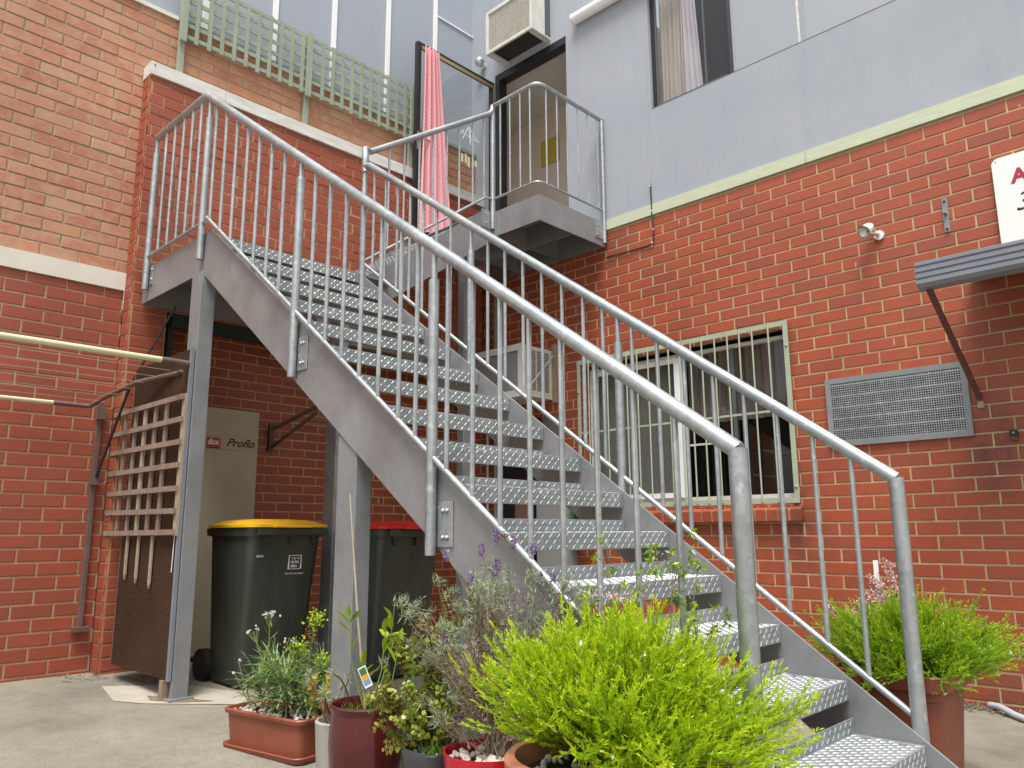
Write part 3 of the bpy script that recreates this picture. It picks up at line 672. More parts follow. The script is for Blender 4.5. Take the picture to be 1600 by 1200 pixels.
for x, z in ((2.205, 2.62), (2.215, 2.45), (2.20, 2.335), (2.2, 2.85)): MB().ball((x, -.022, z), .007, 6, 4).build('clip', 'white', cb)

# ------------------------------------------------------------------ left side walls
LW = thing('painted_brick_wall', 'red painted brick wall at the left below the cream band, behind the clothes line', 'wall', (0, -4.3, -1))
lay(LW, 'brick_red2', 'mortar_tan', ('x', 0), -6.4, -3.43, -1.0, 1.635, -3.9174, -.924, limit=300, parity=0, back=.3)
OW = thing('orange_brick_wall', 'weathered orange brick wall above the cream band and white capping', 'wall', (0, -2.5, 1.8))
lay(OW, 'brick_orange', 'mortar_grey', ('x', -.004), -6.4, 0.0, 1.768, 3.90, -3.86, 1.768, limit=300, parity=1, back=.3, jit=.002)
Bx('coping', 'white_old', OW, -.30, .012, -6.4, -3.215, 3.902, 3.935); Bx('coping', 'trellis_green', OW, -.30, .012, -3.213, -.0, 3.902, 3.935)
bd = thing('cream_band', 'flat cream painted band between the red and orange brickwork at far left', 'band', (0, -4.5, 1.7)); Bx('band_board', 'cream_band', bd, -.02, .018, -6.4, -3.431, 1.637, 1.766)
# projecting section
PW = thing('projecting_brick_wall', 'thicker red painted brick section with white capping rising behind the stairs', 'wall', (.1, -2, 1.5))
lay(PW, 'brick_red2', 'mortar_red', ('x', .13), -3.415, -.02, 1.515, 3.285, -3.30, 1.515, limit=300, parity=0, back=.125, depth=.004, jit=.003, shift=lambda k: random.Random(k).uniform(-.03, .03))
lay(PW, 'brick_red2', 'mortar_red', ('x', .1295), -3.415, -3.17, -1.0, 1.515, -3.415, -.935, limit=60, parity=0, back=.30, depth=.004, half=0)
lay(PW, 'brick_red2', 'mortar_red', ('y', -3.43), .0, .115, -1.0, 3.285, .0, -.935, limit=60, back=.01, depth=.004, half=0)
cp = thing('white_capping', 'long white painted timber capping on top of the projecting red brickwork', 'capping', (.1, -2, 3.29))
Bx('cap_board', 'white_old', cp, .0, .150, -3.435, -2.86, 3.287, 3.388); Bx('cap_board', 'white_old', cp, .0, .150, -2.857, -.02, 3.287, 3.388)
MB().ball((.152, -3.41, 3.36), .006, 6, 4).build('screw', 'black_print', cp)
for i, (u, z) in enumerate(((-3.0, 2.1), (-2.6, 1.95))):
    pass
# recess under the landing
RC = thing('recess_wall', 'shaded red brick back wall of the recess under the stair landing', 'wall', (-.2, -1.6, -1))
lay(RC, 'brick_red', 'mortar_cream', ('x', -.20), -3.17, -.0, -1.0, 1.50, -2.64, -.93, limit=300, parity=1, course=.0745)
Bx('recess_end', 'brick_red2', RC, -.20, .12, -3.19, -3.171, -1.0, 1.50)
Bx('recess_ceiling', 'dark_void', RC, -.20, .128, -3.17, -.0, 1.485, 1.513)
ln = thing('steel_lintel', 'dark green steel lintel and post framing the recess opening', 'lintel', (.1, -1.6, 1.5))
Bx('beam', 'dark_green_steel', ln, .09, .128, -3.12, -.0, 1.41, 1.484); Bx('upright', 'dark_green_steel', ln, .06, .10, -3.14, -3.10, -.97, 1.41)

# cladding wall above
CL = thing('clad_wall', 'blue grey sheet clad wall with white cover strips above the orange bricks', 'wall', (-.1, -2, 4))
ys = [-6.4, -5.38, -4.78, -4.17, -3.58, -2.98, -2.37, -1.775, -1.155, -.545, .0]
for a, b_ in zip(ys, ys[1:]):
    Bx('cladding_sheet', 'cladding', CL, -.12, -.07, a+.0245, b_-.0245 if b_ < 0 else 0, 3.935, 6.6)
for y in ys[1:-1]: Bx('cover_strip', 'white', CL, -.13, -.055, y-.024, y+.024, 3.936, 6.6)
Bx('flashing_strip', 'white', CL, -.069, -.055, -.52, -.001, 5.37, 5.385)

# green trellis
TR = thing('green_trellis', 'sage green timber trellis panel fixed on posts above the white capping', 'trellis', (.06, -2.1, 3.4))
def slat(nm, y0, y1, z0, z1, x0, x1): return Bx(nm, 'trellis_green', TR, x0, x1, y0, y1, z0, z1)
for z in (3.765, 3.865, 3.970, 4.075, 4.18, 4.275): slat('rail', -3.19, -.92, z-.017, z+.017, .052, .062)
y = -3.09; i = 0
while y < -.93:
    if abs(y+2.09) > .04: slat('slat', y-.0155, y+.0155, 3.725+random.uniform(-.008, .008), 4.292+random.uniform(-.004, .006), .063, .073)
    y += .1035
for y in (-3.19, -2.09, -.93):
    slat('post', y-.022, y+.022, 3.389, 4.305, .020, .0515); slat('post', y-.03, y+.018, 3.70, 4.31, .064, .09)

# ------------------------------------------------------------------ steel staircase
ST = thing('steel_staircase', 'galvanised steel staircase with chequer plate treads, landing and tubular handrails', 'staircase', (3, -2.8, -1))
RISE, GO = .1808, .2481
NX = lambda k: 4.7153-GO*k
NZ = lambda k: -.7917+RISE*k
SL = RISE/GO
YL, YR = -3.35, -2.30
def topz(x): return NZ(0)+.012+SL*(NX(0)-x)
def stringer(y0, y1, xl, zl0, name):
    xe = NX(-1)+.30; xk = NX(14)
    poly = [(xl, zl0), (xk-.13, zl0), (xe, topz(xe)-.318), (xe+.10, gz(xe)+.0), (xe+.30, gz(xe)), (xe+.02+.0, topz(xe)+0) , (xk-.035, topz(xk-.035)), (xl, topz(xk-.035))]
    zb = gz(5.1)
    x_b = NX(0)+(topz(NX(0))-.318-zb)/SL
    poly = [(xl, zl0), (xk-.13, zl0), (x_b, zb), (x_b+.26, zb), (NX(-1)+.03, topz(NX(-1)+.03)), (xk-.035, topz(xk-.035)), (xl, topz(xk-.035))]
    return MB().prism(poly, 1, y0, y1).build(name, 'galv_plate', ST, bev=.0015)
stringer(YL-.010, YL, .155, 1.522, 'stringer'); 
stringer(YR, YR+.010, 1.155, 1.522, 'stringer')
# raised pattern tread
def lugs(mb, fn, L, D, off=0):
    p = .0225; nu, nv = int(L/p), max(1, int(round(D/.0215)))
    for j in range(nv):
        for i in range(nu):
            u = (i+.5+.0*(j % 2))*p+.01; v = (j+.5)*D/nv
            s_ = 1 if (i+j) % 2 else -1; a = .0132; w_ = .0024; c, sn = math.cos(PI/4*s_), math.sin(PI/4*s_)
            base = [(a, 0), (a*.3, w_), (-a*.3, w_), (-a, 0), (-a*.3, -w_), (a*.3, -w_)]; top = [(a*.45, 0), (-a*.45, 0)]
            P_ = [fn(u+c*x-sn*y, v+sn*x+c*y, 0) for x, y in base]+[fn(u+c*x-sn*y, v+sn*x+c*y, .0021) for x, y in top]
            mb.add(P_, [(0, 1, 6), (1, 2, 7, 6), (2, 3, 7), (3, 4, 7), (4, 5, 6, 7), (5, 0, 6)])
LIP, UP = .068, .055
def tread_mesh(W):
    mb = MB(); t = .005; D = GO-.004
    mb.prism([(0, 0), (0, -LIP), (-t, -LIP), (-t, -t), (-D+t, -t), (-D+t, UP-.0), (-D, UP), (-D, -t), (-D, -t-.0)][:8] if False else [(0, 0), (0, -LIP), (-t, -LIP), (-t, -t), (-D, -t), (-D, UP), (-D+t, UP), (-D+t, 0)], 1, 0, W)
    lg = MB(); 
    lugs(lg, lambda u, v, h: (-.004-v, u, h), W-.02, D-.01)
    lugs(lg, lambda u, v, h: (h, u, -.002-v), W-.02, LIP-.004)
    lugs(lg, lambda u, v, h: (-D+t+h, u, .004+v), W-.02, UP-.006)
    return mb, lg
W1 = YR-YL-.006
mb, lg = tread_mesh(W1); t0 = mb.build('tread', 'chequer', ST, bev=.002); l0 = lg.build('raised_pattern', 'lug'); 
def put_tread(o, l, loc, rz, first):
    if not first: o = o.copy(); link(o); l = l.copy(); link(l)
    o.parent = ST; o.matrix_parent_inverse = Matrix.Translation(-ST.location); o.location = loc; o.rotation_euler = (0, 0, rz)
    l.parent = o; l['kind'] = 'stuff'; l.matrix_parent_inverse = Matrix.Identity(4); return o
for k in range(-1, 14): 
    o = put_tread(t0, l0, (NX(k), YL+.003, NZ(k)), 0, k == -1)
bolt = MB().ball((0, 0, 0), .012, 8, 5, (1, .5, 1)).build('bolt', 'bolt', ST, smooth=True); bolt.location = (NX(0)-.07, YR-.0, NZ(0)-.03)
for k in range(0, 14):
    for dx in (-.07, -.19):
        if k == 0 and dx == -.07: continue
        o = bolt.copy(); link(o); o.location = (NX(k)+dx, YR-.001, NZ(k)-.03)
bh = MB().tube([(0, 0, 0), (0, 0, .003)], .013, 10).build('bolt_head', 'galv_dull', ST)
for k in range(0, 6):
    for dx in (-.06, -.18):
        o = bh if (k == 0 and dx == -.06) else link(bh.copy()); o.location = (NX(k)+dx, YR-.045, NZ(k)+.001)
# landing deck
DZ = NZ(14)
xk = NX(14)
Bx('landing_deck', 'chequer', ST, .16, xk, YL+.001, -2.225+GO+.0, DZ-.006, DZ)
lg = MB(); lugs(lg, lambda u, v, h: (xk-.004-v, YL+u, DZ+h), 1.30, xk-.17); o = lg.build('raised_pattern', 'lug', ST); o['kind'] = 'stuff'
Bx('landing_nosing', 'chequer', ST, xk+.0, xk+.005, YL+.001, YR-.001, DZ-LIP, DZ)
lg = MB(); lugs(lg, lambda u, v, h: (xk+.005+h, YL+u, DZ-.002-v), YR-YL-.02, LIP-.004); lg.build('raised_pattern', 'lug', ST)['kind'] = 'stuff'
Bx('landing_beam', 'galv_plate', ST, .155, .165, YL+.001, -.99, 1.522, DZ-.008)
Bx('landing_beam', 'galv_plate', ST, 1.10, 1.11, YL+.001, YR-.001, 1.522, DZ-.008)
for y in (-3.0, -2.65): Bx('joist', 'galv_plate', ST, .166, 1.099, y-.02, y+.02, 1.66, DZ-.008)
# second flight, rising towards the door wall
F0 = -2.2195; XF0, XF1 = .16, 1.14
put = []
mb, lg = tread_mesh(XF1-XF0-.004)
t1 = mb.build('tread', 'chequer', ST); l1 = lg.build('raised_pattern', 'lug')
for j in range(1, 5):
    put_tread(t1, l1, (XF0+.002, F0+GO*j, DZ+RISE*j), -PI/2, j == 1)
for o in [x for x in ST.children if x.name.startswith('tread') and abs(x.rotation_euler.z) > .1]:
    pass
PZ = 2.656; PB = 2.431
def f2top(y): return DZ+.015+RISE*5/ (GO*5)*(y-F0)
poly = [(-2.29, 1.522), (-2.12, 1.522), (-.878, 2.405), (-.878, PZ), (-.985, PZ), (-2.2, DZ+.01), (-2.29, DZ+.01)]
MB().prism(poly, 0, 1.14, 1.15).build('stringer', 'galv_plate', ST, bev=.0015)
MB().prism(poly, 0, .145, .155).build('stringer', 'galv_plate', ST)
# platform
Bx('platform_deck', 'chequer', ST, .16, 1.139, -.972, -.018, PZ-.012, PZ-.006); Bx('platform_deck', 'chequer', ST, 1.151, 1.689, -.877, -.018, PZ-.012, PZ-.006)
Bx('platform_fascia', 'galv_plate', ST, 1.151, 1.70, -.888, -.878, PB, PZ); Bx('platform_fascia', 'galv_plate', ST, 1.69, 1.70, -.877, -.018, PB, PZ)
Bx('weld_joint', 'galv', ST, 1.236, 1.246, -.8905, -.8885, PB+.002, PZ-.002)
for x in (.62, 1.145): Bx('platform_beam', 'galv_plate', ST, x, x+.01, -.877, -.018, PB+.02, PZ-.014)
Bx('platform_beam', 'galv_plate', ST, .16, 1.689, -.45, -.44, PB+.01, PZ-.014); Bx('platform_beam', 'galv_plate', ST, .16, 1.689, -.028, -.018, PB+.001, PZ-.014)
# columns
def col(x0, x1, y0, y1, z1, mat='galv_plate'): return Bx('column', mat, ST, x0, x1, y0, y1, gz(x0)-.02, z1, bev=.003)
col(1.015, 1.155, -3.378, -3.285, 1.521, 'galv_dull'); col(1.03, 1.155, -2.38, -2.305, 1.50, 'galv'); col(.62, .70, -.80, -.72, PB+.01, 'galv_dull'); col(2.665, 2.812, -3.349, -3.265, topz(2.74)-.318+.03, 'galv_dull')
Bx('base_plate', 'galv_dull', ST, .99, 1.18, -3.40, -3.26, gz(1)+.001, gz(1)+.012)
# railing
PR, PB_R, RB = .0255, .0125, .0098
def T(name, pts, r, n=12): return MB().tube(pts, r, n).build(name, 'galv', ST, smooth=True)
YLr = -3.385; YRr = -2.27
lt = lambda x: 2.735-(x-1.06)*(2.735-.15)/(4.65-1.06)
lb = lambda x: 1.80-(x-1.256)*.7475
def arc(pts, r=.03, n=4):           # round the inner corners of a polyline
    out = [Vector(pts[0])]
    for i in range(1, len(pts)-1):
        a, p, b_ = Vector(pts[i-1]), Vector(pts[i]), Vector(pts[i+1]); d0, d1 = (a-p).normalized(), (b_-p).normalized()
        for j in range(n+1):
            t = j/n; q0 = p+d0*r*(1-t); q1 = p+d1*r*t; out.append(q0.lerp(q1, t))
    return out+[Vector(pts[-1])]
T('handrail', arc([(.27, YLr, 2.735), (1.06, YLr, 2.735), (4.655, YLr, lt(4.655))], .03)+[], PR, 16)
T('newel_post', [(4.655, YLr, lt(4.655)+.006), (4.655, YLr, topz(4.655)-.25)], PR+.001, 16)
T('bottom_rail', [(.27, YLr, 1.835), (1.17, YLr, 1.835)], PB_R); T('bottom_rail', [(1.18, YLr, lb(1.18)), (4.64, YLr, lb(4.64))], PB_R)
def sleeve_post(x, y, ztop, zbot, zs):
    T('post', [(x, y, ztop), (x, y, zs-.01)], .013); T('post_sleeve', [(x, y, zs), (x, y, zbot)], .0215)
def bracket(x0, x1, z0, z1, y):       # plate on the outer face of a left stringer
    Bx('bracket_plate', 'galv', ST, x0, x1, y-.006, y, z0, z1, bev=.002)
    for z in (z0+.035, z1-.035): MB().ball(((x0+x1)/2+.012, y-.008, z), .010, 8, 5).build('bolt', 'bolt', ST, smooth=True)
sleeve_post(.262, YLr, 2.735, 1.60, 2.62); bracket(.285, .335, 1.63, 1.77, YL-.011)
sleeve_post(1.115, YLr, 2.70, 1.60, 2.55)
for x, zb, zt in ((2.285, .69, 1.745), (3.365, -.152, .936)):
    sleeve_post(x, YLr, lt(x), zb, zt); bracket(x+.02, x+.105, zb+.03, zb+.20, YL-.011)
    bracket(x+.02, x+.06, zb-.0+.03, zb+.2, YL-.0115)
bal = None
def baluster(x, y, z0, z1):
    T('baluster', [(x, y, z0), (x, y, z1)], RB, 8)
for x in (.43, .575, .72, .855, .985): baluster(x, YLr, 1.835, 2.735)
for xs in ([1.22+.1485*i for i in range(7)], [2.43+.1435*i for i in range(6)], [3.26], [3.452+.144*i for i in range(8)]):
    for x in xs: baluster(x, YLr, lb(x), lt(x))
# right railing
rt = lambda x: 2.527-(x-1.335)*.7175
rb = lambda x: 1.768-(x-1.31)*.7385+.01
T('newel_post', arc([(1.15, -2.13, 2.755), (1.19, -2.245, 2.735), (1.235, YRr, 2.64), (1.235, YRr, 2.55), (1.245, YRr, 2.52)], .02)[1:]+[], PR, 16)
T('handrail', [(1.235, YRr, rt(1.235)-.03), (1.30, YRr, rt(1.30)), (4.692, YRr, rt(4.692))], PR, 16)
T('newel_post', [(4.692, YRr, rt(4.692)+.005), (4.692, YRr, topz(4.692)-.2)], PR+.001, 16)
T('bottom_rail', [(1.25, YRr, rb(1.25)), (4.68, YRr, rb(4.68))], PB_R)
T('post_sleeve', [(1.235, YRr, 2.42), (1.235, YRr, 1.55)], .0215); T('post', [(1.235, YRr, 2.62), (1.235, YRr, 2.40)], .018)
for x, dz in ((2.377, .12), (3.452, .12)):
    sleeve_post(x, YRr, rt(x), topz(x)-.25, rt(x)-.155)
for xs in ([1.36+.1385*i for i in range(7)], [2.525+.142*i for i in range(6)], [3.36], [3.535+.1425*i for i in range(8)]):
    for x in xs: baluster(x, YRr, rb(x), rt(x))
# second flight and platform rails
f2t = lambda y: 2.755+(y+2.13)*(3.575-2.755)/(2.13-.93)
f2b = lambda y: 1.952+(y+2.105)*.7237
XR = 1.165
T('handrail', arc([(1.19, -2.235, 2.70), (XR, -2.17, 2.752), (XR, -.94, 3.565), (XR, -.905, 3.60), (XR, -.895, 3.66)], .02)[1:], PR-.002, 14)
T('bottom_rail', [(XR, -2.23, f2b(-2.23)), (XR, -.985, f2b(-.985)), (XR, -.9, 2.775)], PB_R-.001)
T('post_sleeve', [(XR, -.895, 3.60), (XR, -.895, 2.50)], .021); 
Bx('bracket_plate', 'galv', ST, 1.151, 1.157, -1.02, -.925, 2.50, 2.66)
for z in (2.54, 2.62): MB().ball((1.16, -.97, z), .009, 8, 5).build('bolt', 'bolt', ST)
for y in (-2.003, -1.858, -1.71, -1.569, -1.422, -1.286, -1.132, -1.0): T('baluster', [(XR, y, f2b(y)), (XR, y, f2t(y))], .0085, 8)
T('handrail', arc([(XR, -.895, 3.655), (1.70, -.895, 3.665), (1.70, -.895, 3.665), (1.70, .0, 3.66)][:1]+[(1.70, -.895, 3.66), (1.70, -.005, 3.66)], .09, 6), .0195, 14)
T('bottom_rail', arc([(XR, -.895, 2.772), (1.70, -.895, 2.772), (1.70, -.03, 2.772)], .07, 6), .0105)
for x in (1.261, 1.377, 1.498, 1.612): T('baluster', [(x, -.895, 2.772), (x, -.895, 3.66)], .0075, 8)
for y in (-.787, -.648, -.514, -.366, -.233, -.087): T('baluster', [(1.70, y, 2.772), (1.70, y, 3.66)], .0075, 8)
T('post_sleeve', [(1.712, -.035, 3.64), (1.712, -.035, 2.46)], .019); Bx('bracket_plate', 'galv', ST, 1.701, 1.708, -.16, -.055, 2.49, 2.65)
for z in (2.52, 2.61): MB().ball((1.710, -.12, z), .009, 8, 5).build('bolt', 'bolt', ST)

# ------------------------------------------------------------------ brown screen, timber trellis, clothes line
sn = thing('corrugated_screen', 'brown fine corrugated sheet fastened beside the steel column under the landing', 'screen panel', (.7, -3.4, -.9))
mb = MB(); z = -.87; n = 150; zz = [(-.865+1.895*i/(2*n)) for i in range(2*n+1)]
for i, z in enumerate(zz):
    yy = -3.398 - (.0018 if i % 2 else 0); mb.v += [(.285, yy, z), (1.125, yy, z)]
for i in range(len(zz)-1): mb.f.append((2*i, 2*i+1, 2*i+3, 2*i+2))
mb.build('corrugated_sheet', 'screen', sn)
Bx('edge_flange', 'gutter', sn, 1.126, 1.150, -3.404, -3.384, -.87, 1.03); Bx('edge_flange', 'brown_steel', sn, .27, .284, -3.40, -3.385, -.86, 1.0)
Bx('batten', 'brown_box', sn, 1.04, 1.12, -3.384, -3.35, -.98, 1.0)
Bx('foot_block', 'wood_grey', sn, 1.055, 1.10, -3.41, -3.38, gz(1.0), -.87)
MB().tube([(1.118, -3.41, -.02), (1.112, -3.412, -.28)], .0022, 5).build('loose_wire', 'white', sn)
tw = thing('timber_trellis', 'weathered grey timber trellis hung on the brown corrugated screen', 'trellis', (.6, -3.45, .3))
for i, z in enumerate((.735, .60, .465, .33, .195, .065, -.055)):
    d = random.uniform(-.01, .01); mb = MB(); x1 = 1.14
    mb.prism([(.03+.02*random.random(), z-.015+d), (x1, z-.015), (x1, z+.016), (.03, z+.016+d)], 1, -3.436, -3.420); mb.build('slat', 'wood_grey', tw)
for i in range(7):
    x = .055+i*.165+random.uniform(-.006, .006); zb = -.075
    if i == 6: x = 1.125
    Bx('slat', 'wood_grey' if i % 3 else 'wood_pale', tw, x-.020, x+.020, -3.419, -3.405, zb, .755)
for x, zb in ((.42, -.345), (.60, -.36), (.81, -.385)):
    mb = MB(); mb.prism([(x-.014, -.075), (x-.012, zb+.04), (x+.004, zb), (x+.014, zb+.03), (x+.015, -.075)], 1, -3.418, -3.408); mb.build('broken_slat', 'wood_pale', tw)
cl = thing('clothes_line', 'wall mounted folding clothes line with cream poles and rusty arms at left', 'clothes line', (.05, -3.6, .8))
AX, AZ = 1.10, .935
LXp, LZp = .10, .775
T2 = lambda nm, pts, r, mat, n=10: MB().tube(pts, r, n).build(nm, mat, cl, smooth=True)
T2('pole', [(AX+.03, -3.57, AZ), (AX+.03, -6.2, AZ)], .0175, 'pole', 14); T2('arm_tube', [(AX+.02, -3.36, AZ), (AX+.03, -3.571, AZ)], .020, 'brown_steel')
T2('pole', [(LXp, -3.83, LZp), (LXp, -6.2, LZp)], .014, 'pole', 14); T2('arm_tube', [(LXp, -3.62, LZp), (LXp, -3.831, LZp)], .016, 'brown_steel')
T2('side_arm', [(LXp, -3.61, LZp), (.22, -3.56, .83), (.50, -3.47, .90), (AX, -3.375, AZ-.03)], .016, 'rust')
T2('brace', [(.05, -3.52, .29), (.45, -3.49, .885)], .010, 'black_frame', 6); T2('rear_brace', [(.14, -3.40, .9), (.35, -3.2, 1.5)], .008, 'black_frame', 6)
MB().box(.003, .035, -3.535, -3.505, -.66, .80).build('wall_rail', 'brown_steel', cl, bev=.003)
Bx('wall_rail_foot', 'rust', cl, .01, .06, -3.57, -3.47, -.68, -.65); Bx('hinge_plate', 'rust', cl, .02, .07, -3.55, -3.49, .70, .80); Bx('hinge_plate', 'rust', cl, .02, .07, -3.55, -3.49, .26, .33)
MB().ball((.05, -3.52, .82), .016, 8, 6).build('end_knob', 'wood_pale', cl); MB().ball((1.0, -3.40, .90), .022, 8, 6).build('wire_knot', 'dark_green_steel', cl)
for i in range(6):
    t = (i+.6)/6.6; x = LXp+(AX-LXp)*t; z = LZp+(AZ-LZp)*(t**.7)
    T2('line', [(x, -3.55+.13*t, z), (x, -6.2, z+.0)], .0018, 'line', 4)
wb = thing('folded_wall_bracket', 'rusty triangular folding bracket fixed to the recess wall under the stairs', 'bracket', (-.18, -2.13, .7))
Bx('mount_plate', 'brown_steel', wb, -.198, -.165, -2.155, -2.115, .60, .83)
MB().tube([(-.17, -2.13, .78), (.32, -2.02, .93)], .016, 4).build('top_arm', 'brown_steel', wb); MB().tube([(-.17, -2.13, .63), (.32, -2.02, .88)], .014, 4).build('lower_arm', 'brown_steel', wb)
for i in range(3): MB().tube([(.0+.11*i, -2.08+.02*i, .83+.02*i), (.1+.11*i, -.9, .86+.01*i)], .0018, 4).build('line', 'line', wb)

# ------------------------------------------------------------------ water heater
wh = thing('water_heater', 'tall beige storage water heater with red badge standing in the recess', 'water heater', (.0, -2.6, -.95))
Bx('cabinet', 'heater', wh, -.17, .09, -2.86, -2.385, gz(0)+.03, .865, bev=.006)
Bx('front_door_gap', 'heater_side', wh, .0905, .0925, -2.86, -2.388, .655, .660); Bx('front_door_gap', 'heater_side', wh, .0905, .0925, -2.86, -2.388, .555, .558)
Bx('badge', 'red_print', wh, .0905, .094, -2.795, -2.69, .572, .640)
text('dux', .066, 'white_print', wh, facing((.0945, -2.788, .588), (1, 0, 0)), bold=.0015, shear=.1, sx=.86)
text('Proflo', .084, 'black_print', wh, facing((.0925, -2.645, .585), (1, 0, 0)), shear=.45, sx=1.06, bold=.0008)
MB().box(.0905, .092, -2.795, -2.69, .561, .568).build('badge_line', 'black_print', wh)

# ------------------------------------------------------------------ wheelie bins
def loft(mb, rings):
    k = len(mb.v); n = len(rings[0])
    for r in rings: mb.v += [tuple(p) for p in r]
    for i in range(len(rings)-1):
        for j in range(n): a = k+i*n+j; b_ = k+i*n+(j+1)%n; mb.f.append((a, b_, b_+n, a+n))
    return mb
def rr3(x0, x1, y0, y1, z, r, n=4):
    return [(p[0], p[1], z) for p in rrect(x0, x1, y0, y1, r, n)]
def make_bin(label, lid, x1, yb, zoff, logo):
    t = thing('wheelie_bin', label, 'rubbish bin', (x1-.24, yb+.28, zoff), 'wheelie bins under the stairs')
    z = zoff
    D, W_ = .54, .50; yw = yb+W_; XB = x1-D
    mb = MB(); rings = [rr3(XB+.03, x1-.115, yb+.04, yw-.045, z+.02, .05), rr3(XB+.02, x1-.11, yb+.035, yw-.04, z+.06, .05), rr3(XB, x1, yb, yw, z+.90, .055), rr3(XB, x1, yb, yw, z+.915, .055)]
    loft(mb, rings); mb.f.append(tuple(range(len(rings[0])))[::-1]); mb.build('bin_body', 'bin_green', t, smooth=True)
    mb = MB(); rings = [rr3(XB-.015, x1+.02, yb-.015, yw+.015, z+.895, .06), rr3(XB-.02, x1+.025, yb-.02, yw+.02, z+.945, .06), rr3(XB, x1, yb, yw, z+.947, .05)]
    loft(mb, rings); mb.build('bin_rim', 'bin_green', t, smooth=True)
    for yy in (yb+.08, yb+.26, yb+.42): MB().prism([(yy, z+.895), (yy+.012, z+.895), (yy+.006, z+.84)], 0, x1-.005, x1+.016).build('rim_gusset', 'bin_green', t)
    MB().box(x1+.02, x1+.05, yb+.03, yw+.01, z+.90, z+.945).build('front_lip', 'bin_green', t, bev=.006)
    mb = MB(); rings = [rr3(XB-.01, x1+.055, yb-.03, yw+.03, z+.948, .07, 6), rr3(XB-.01, x1+.055, yb-.03, yw+.03, z+.964, .07, 6), rr3(XB+.03, x1+.0, yb, yw, z+.976, .07, 6), rr3(XB+.07, x1-.05, yb+.04, yw-.05, z+.993, .07, 6), rr3(XB+.14, x1-.15, yb+.12, yw-.14, z+1.0, .06, 6)]
    loft(mb, rings); k = len(rings[0]); mb.f.append(tuple(len(mb.v)-k+i for i in range(k))); mb.build('lid', lid, t, smooth=True, angle=50)
    MB().box(x1+.05, x1+.085, yb+.12, yw-.12, z+.945, z+.96).build('lid_grip', lid, t, bev=.005)
    MB().tube([(XB-.07, yb+.02, z+.93), (XB-.07, yw-.02, z+.93)], .014, 10).build('handle', 'bin_green', t, smooth=True)
    for yy in (yb+.03, yw-.03): MB().box(XB-.07, XB, yy-.012, yy+.012, z+.90, z+.945).build('handle_bracket', 'bin_green', t)
    for yy in (yb+.03, yw-.03):
        MB().tube([(XB-.02, yy-.03, z+.10), (XB-.02, yy+.02, z+.10)], .10, 20).build('wheel', 'rubber', t, smooth=True)
    MB().tube([(XB-.02, yb+.03, z+.10), (XB-.02, yw-.03, z+.10)], .012, 8).build('axle', 'bolt', t)
    if logo:
        tilt = Vector((1, 0, -.048)).normalized()
        def X(zz): return x1-.11+(.11)*(zz-(z+.06))/.84+.0022
        yL = yb+.275
        lg = MB()
        zc = z+.735
        for a in ((yL, yL+.088, zc-.043, zc-.039), (yL, yL+.088, zc+.039, zc+.043), (yL, yL+.004, zc-.039, zc+.039), (yL+.084, yL+.088, zc-.039, zc+.039)):
            lg.box(X(zc)-.008, X(a[3])+.001, *a)
        lg.build('logo_frame', 'white_print', t)
        text('City of', .020, 'white_print', t, facing((X(zc)+.006, yL+.016, zc+.018), (1, 0, -.13)), shear=.3)
        text('GLEN', .022, 'white_print', t, facing((X(zc)+.006, yL+.013, zc-.006), (1, 0, 0)), bold=.0006)
        text('EIRA', .022, 'white_print', t, facing((X(zc)+.006, yL+.013, zc-.031), (1, 0, 0)), bold=.0006)
        text('Glen Eira City Council', .0135, 'white_print', t, facing((X(zc)+.006, yL-.022, zc-.072), (1, 0, 0)))
        text('SULO', .018, 'white_print', t, facing((X(zc+.05)+.001, yb+.055, zc+.035), (1, 0, -.13)), bold=.0004)
    return t
make_bin('dark green wheelie bin with yellow lid and white council logo on its side', 'lid_yellow', 1.26, -3.02, gz(1.0), True)
make_bin('dark green wheelie bin with red lid standing deeper under the stairs', 'lid_red', 1.60, -2.30, gz(1.4), False)

# ------------------------------------------------------------------ things under the stairs by the corner
def tbox(name, label, cat, mat, *a): return tag(Bx(name, mat, None, *a, bev=.003), label, cat)
dp = thing('downpipe', 'white downpipe running up the shaded corner behind the stairs', 'pipe', (.21, -.03, 0))
MB().tube([(.215, -.035, -1.0), (.215, -.035, 2.40)], .012, 10).build('pipe_run', 'pipe_white', dp, smooth=True); Bx('pipe_clip', 'bolt', dp, .195, .235, -.03, 0, 1.2, 1.22)
dp = thing('conduit', 'grey brown conduit beside the white downpipe in the shaded corner', 'pipe', (.33, -.03, 0))
MB().tube([(.33, -.04, -.2), (.33, -.04, 2.3)], .018, 10).build('pipe_run', 'grey_panel', dp, smooth=True)
tbox('meter_cabinet', 'grey metal cabinet against the brick wall behind the middle treads', 'cabinet', 'grey_panel', .95, 1.30, -.14, -.002, -.55, .28)
tbox('side_door', 'dark timber side door in the shaded corner of the brick wall', 'door', 'black_frame', .40, .92, -.03, -.002, -1.0, .98)
tbox('brown_board', 'brown board leaning beside the grey cabinet behind the treads', 'board', 'brown_box', .74, .92, -.20, -.16, -1.0, .25)
hs_ = thing('garden_hose', 'coiled green garden hose hanging on the brick wall behind the stair treads', 'hose', (1.5, -.06, .1))
for i in range(9):
    r = .115+random.uniform(-.012, .015); cy = -.05-.009*i; cx, cz = 1.42+random.uniform(-.008, .008), .035
    pts = [(cx+r*math.cos(a)*.8, cy+.004*math.sin(3*a), cz-.04+r*1.55*math.sin(a)) for a in [2*PI*j/28 for j in range(29)]]
    MB().tube(pts, .008, 6, cap=False).build('hose_loop', 'hose', hs_, smooth=True)
MB().tube([(1.42, 0, .19), (1.42, -.13, .20)], .01, 6).build('hook', 'bolt', hs_)
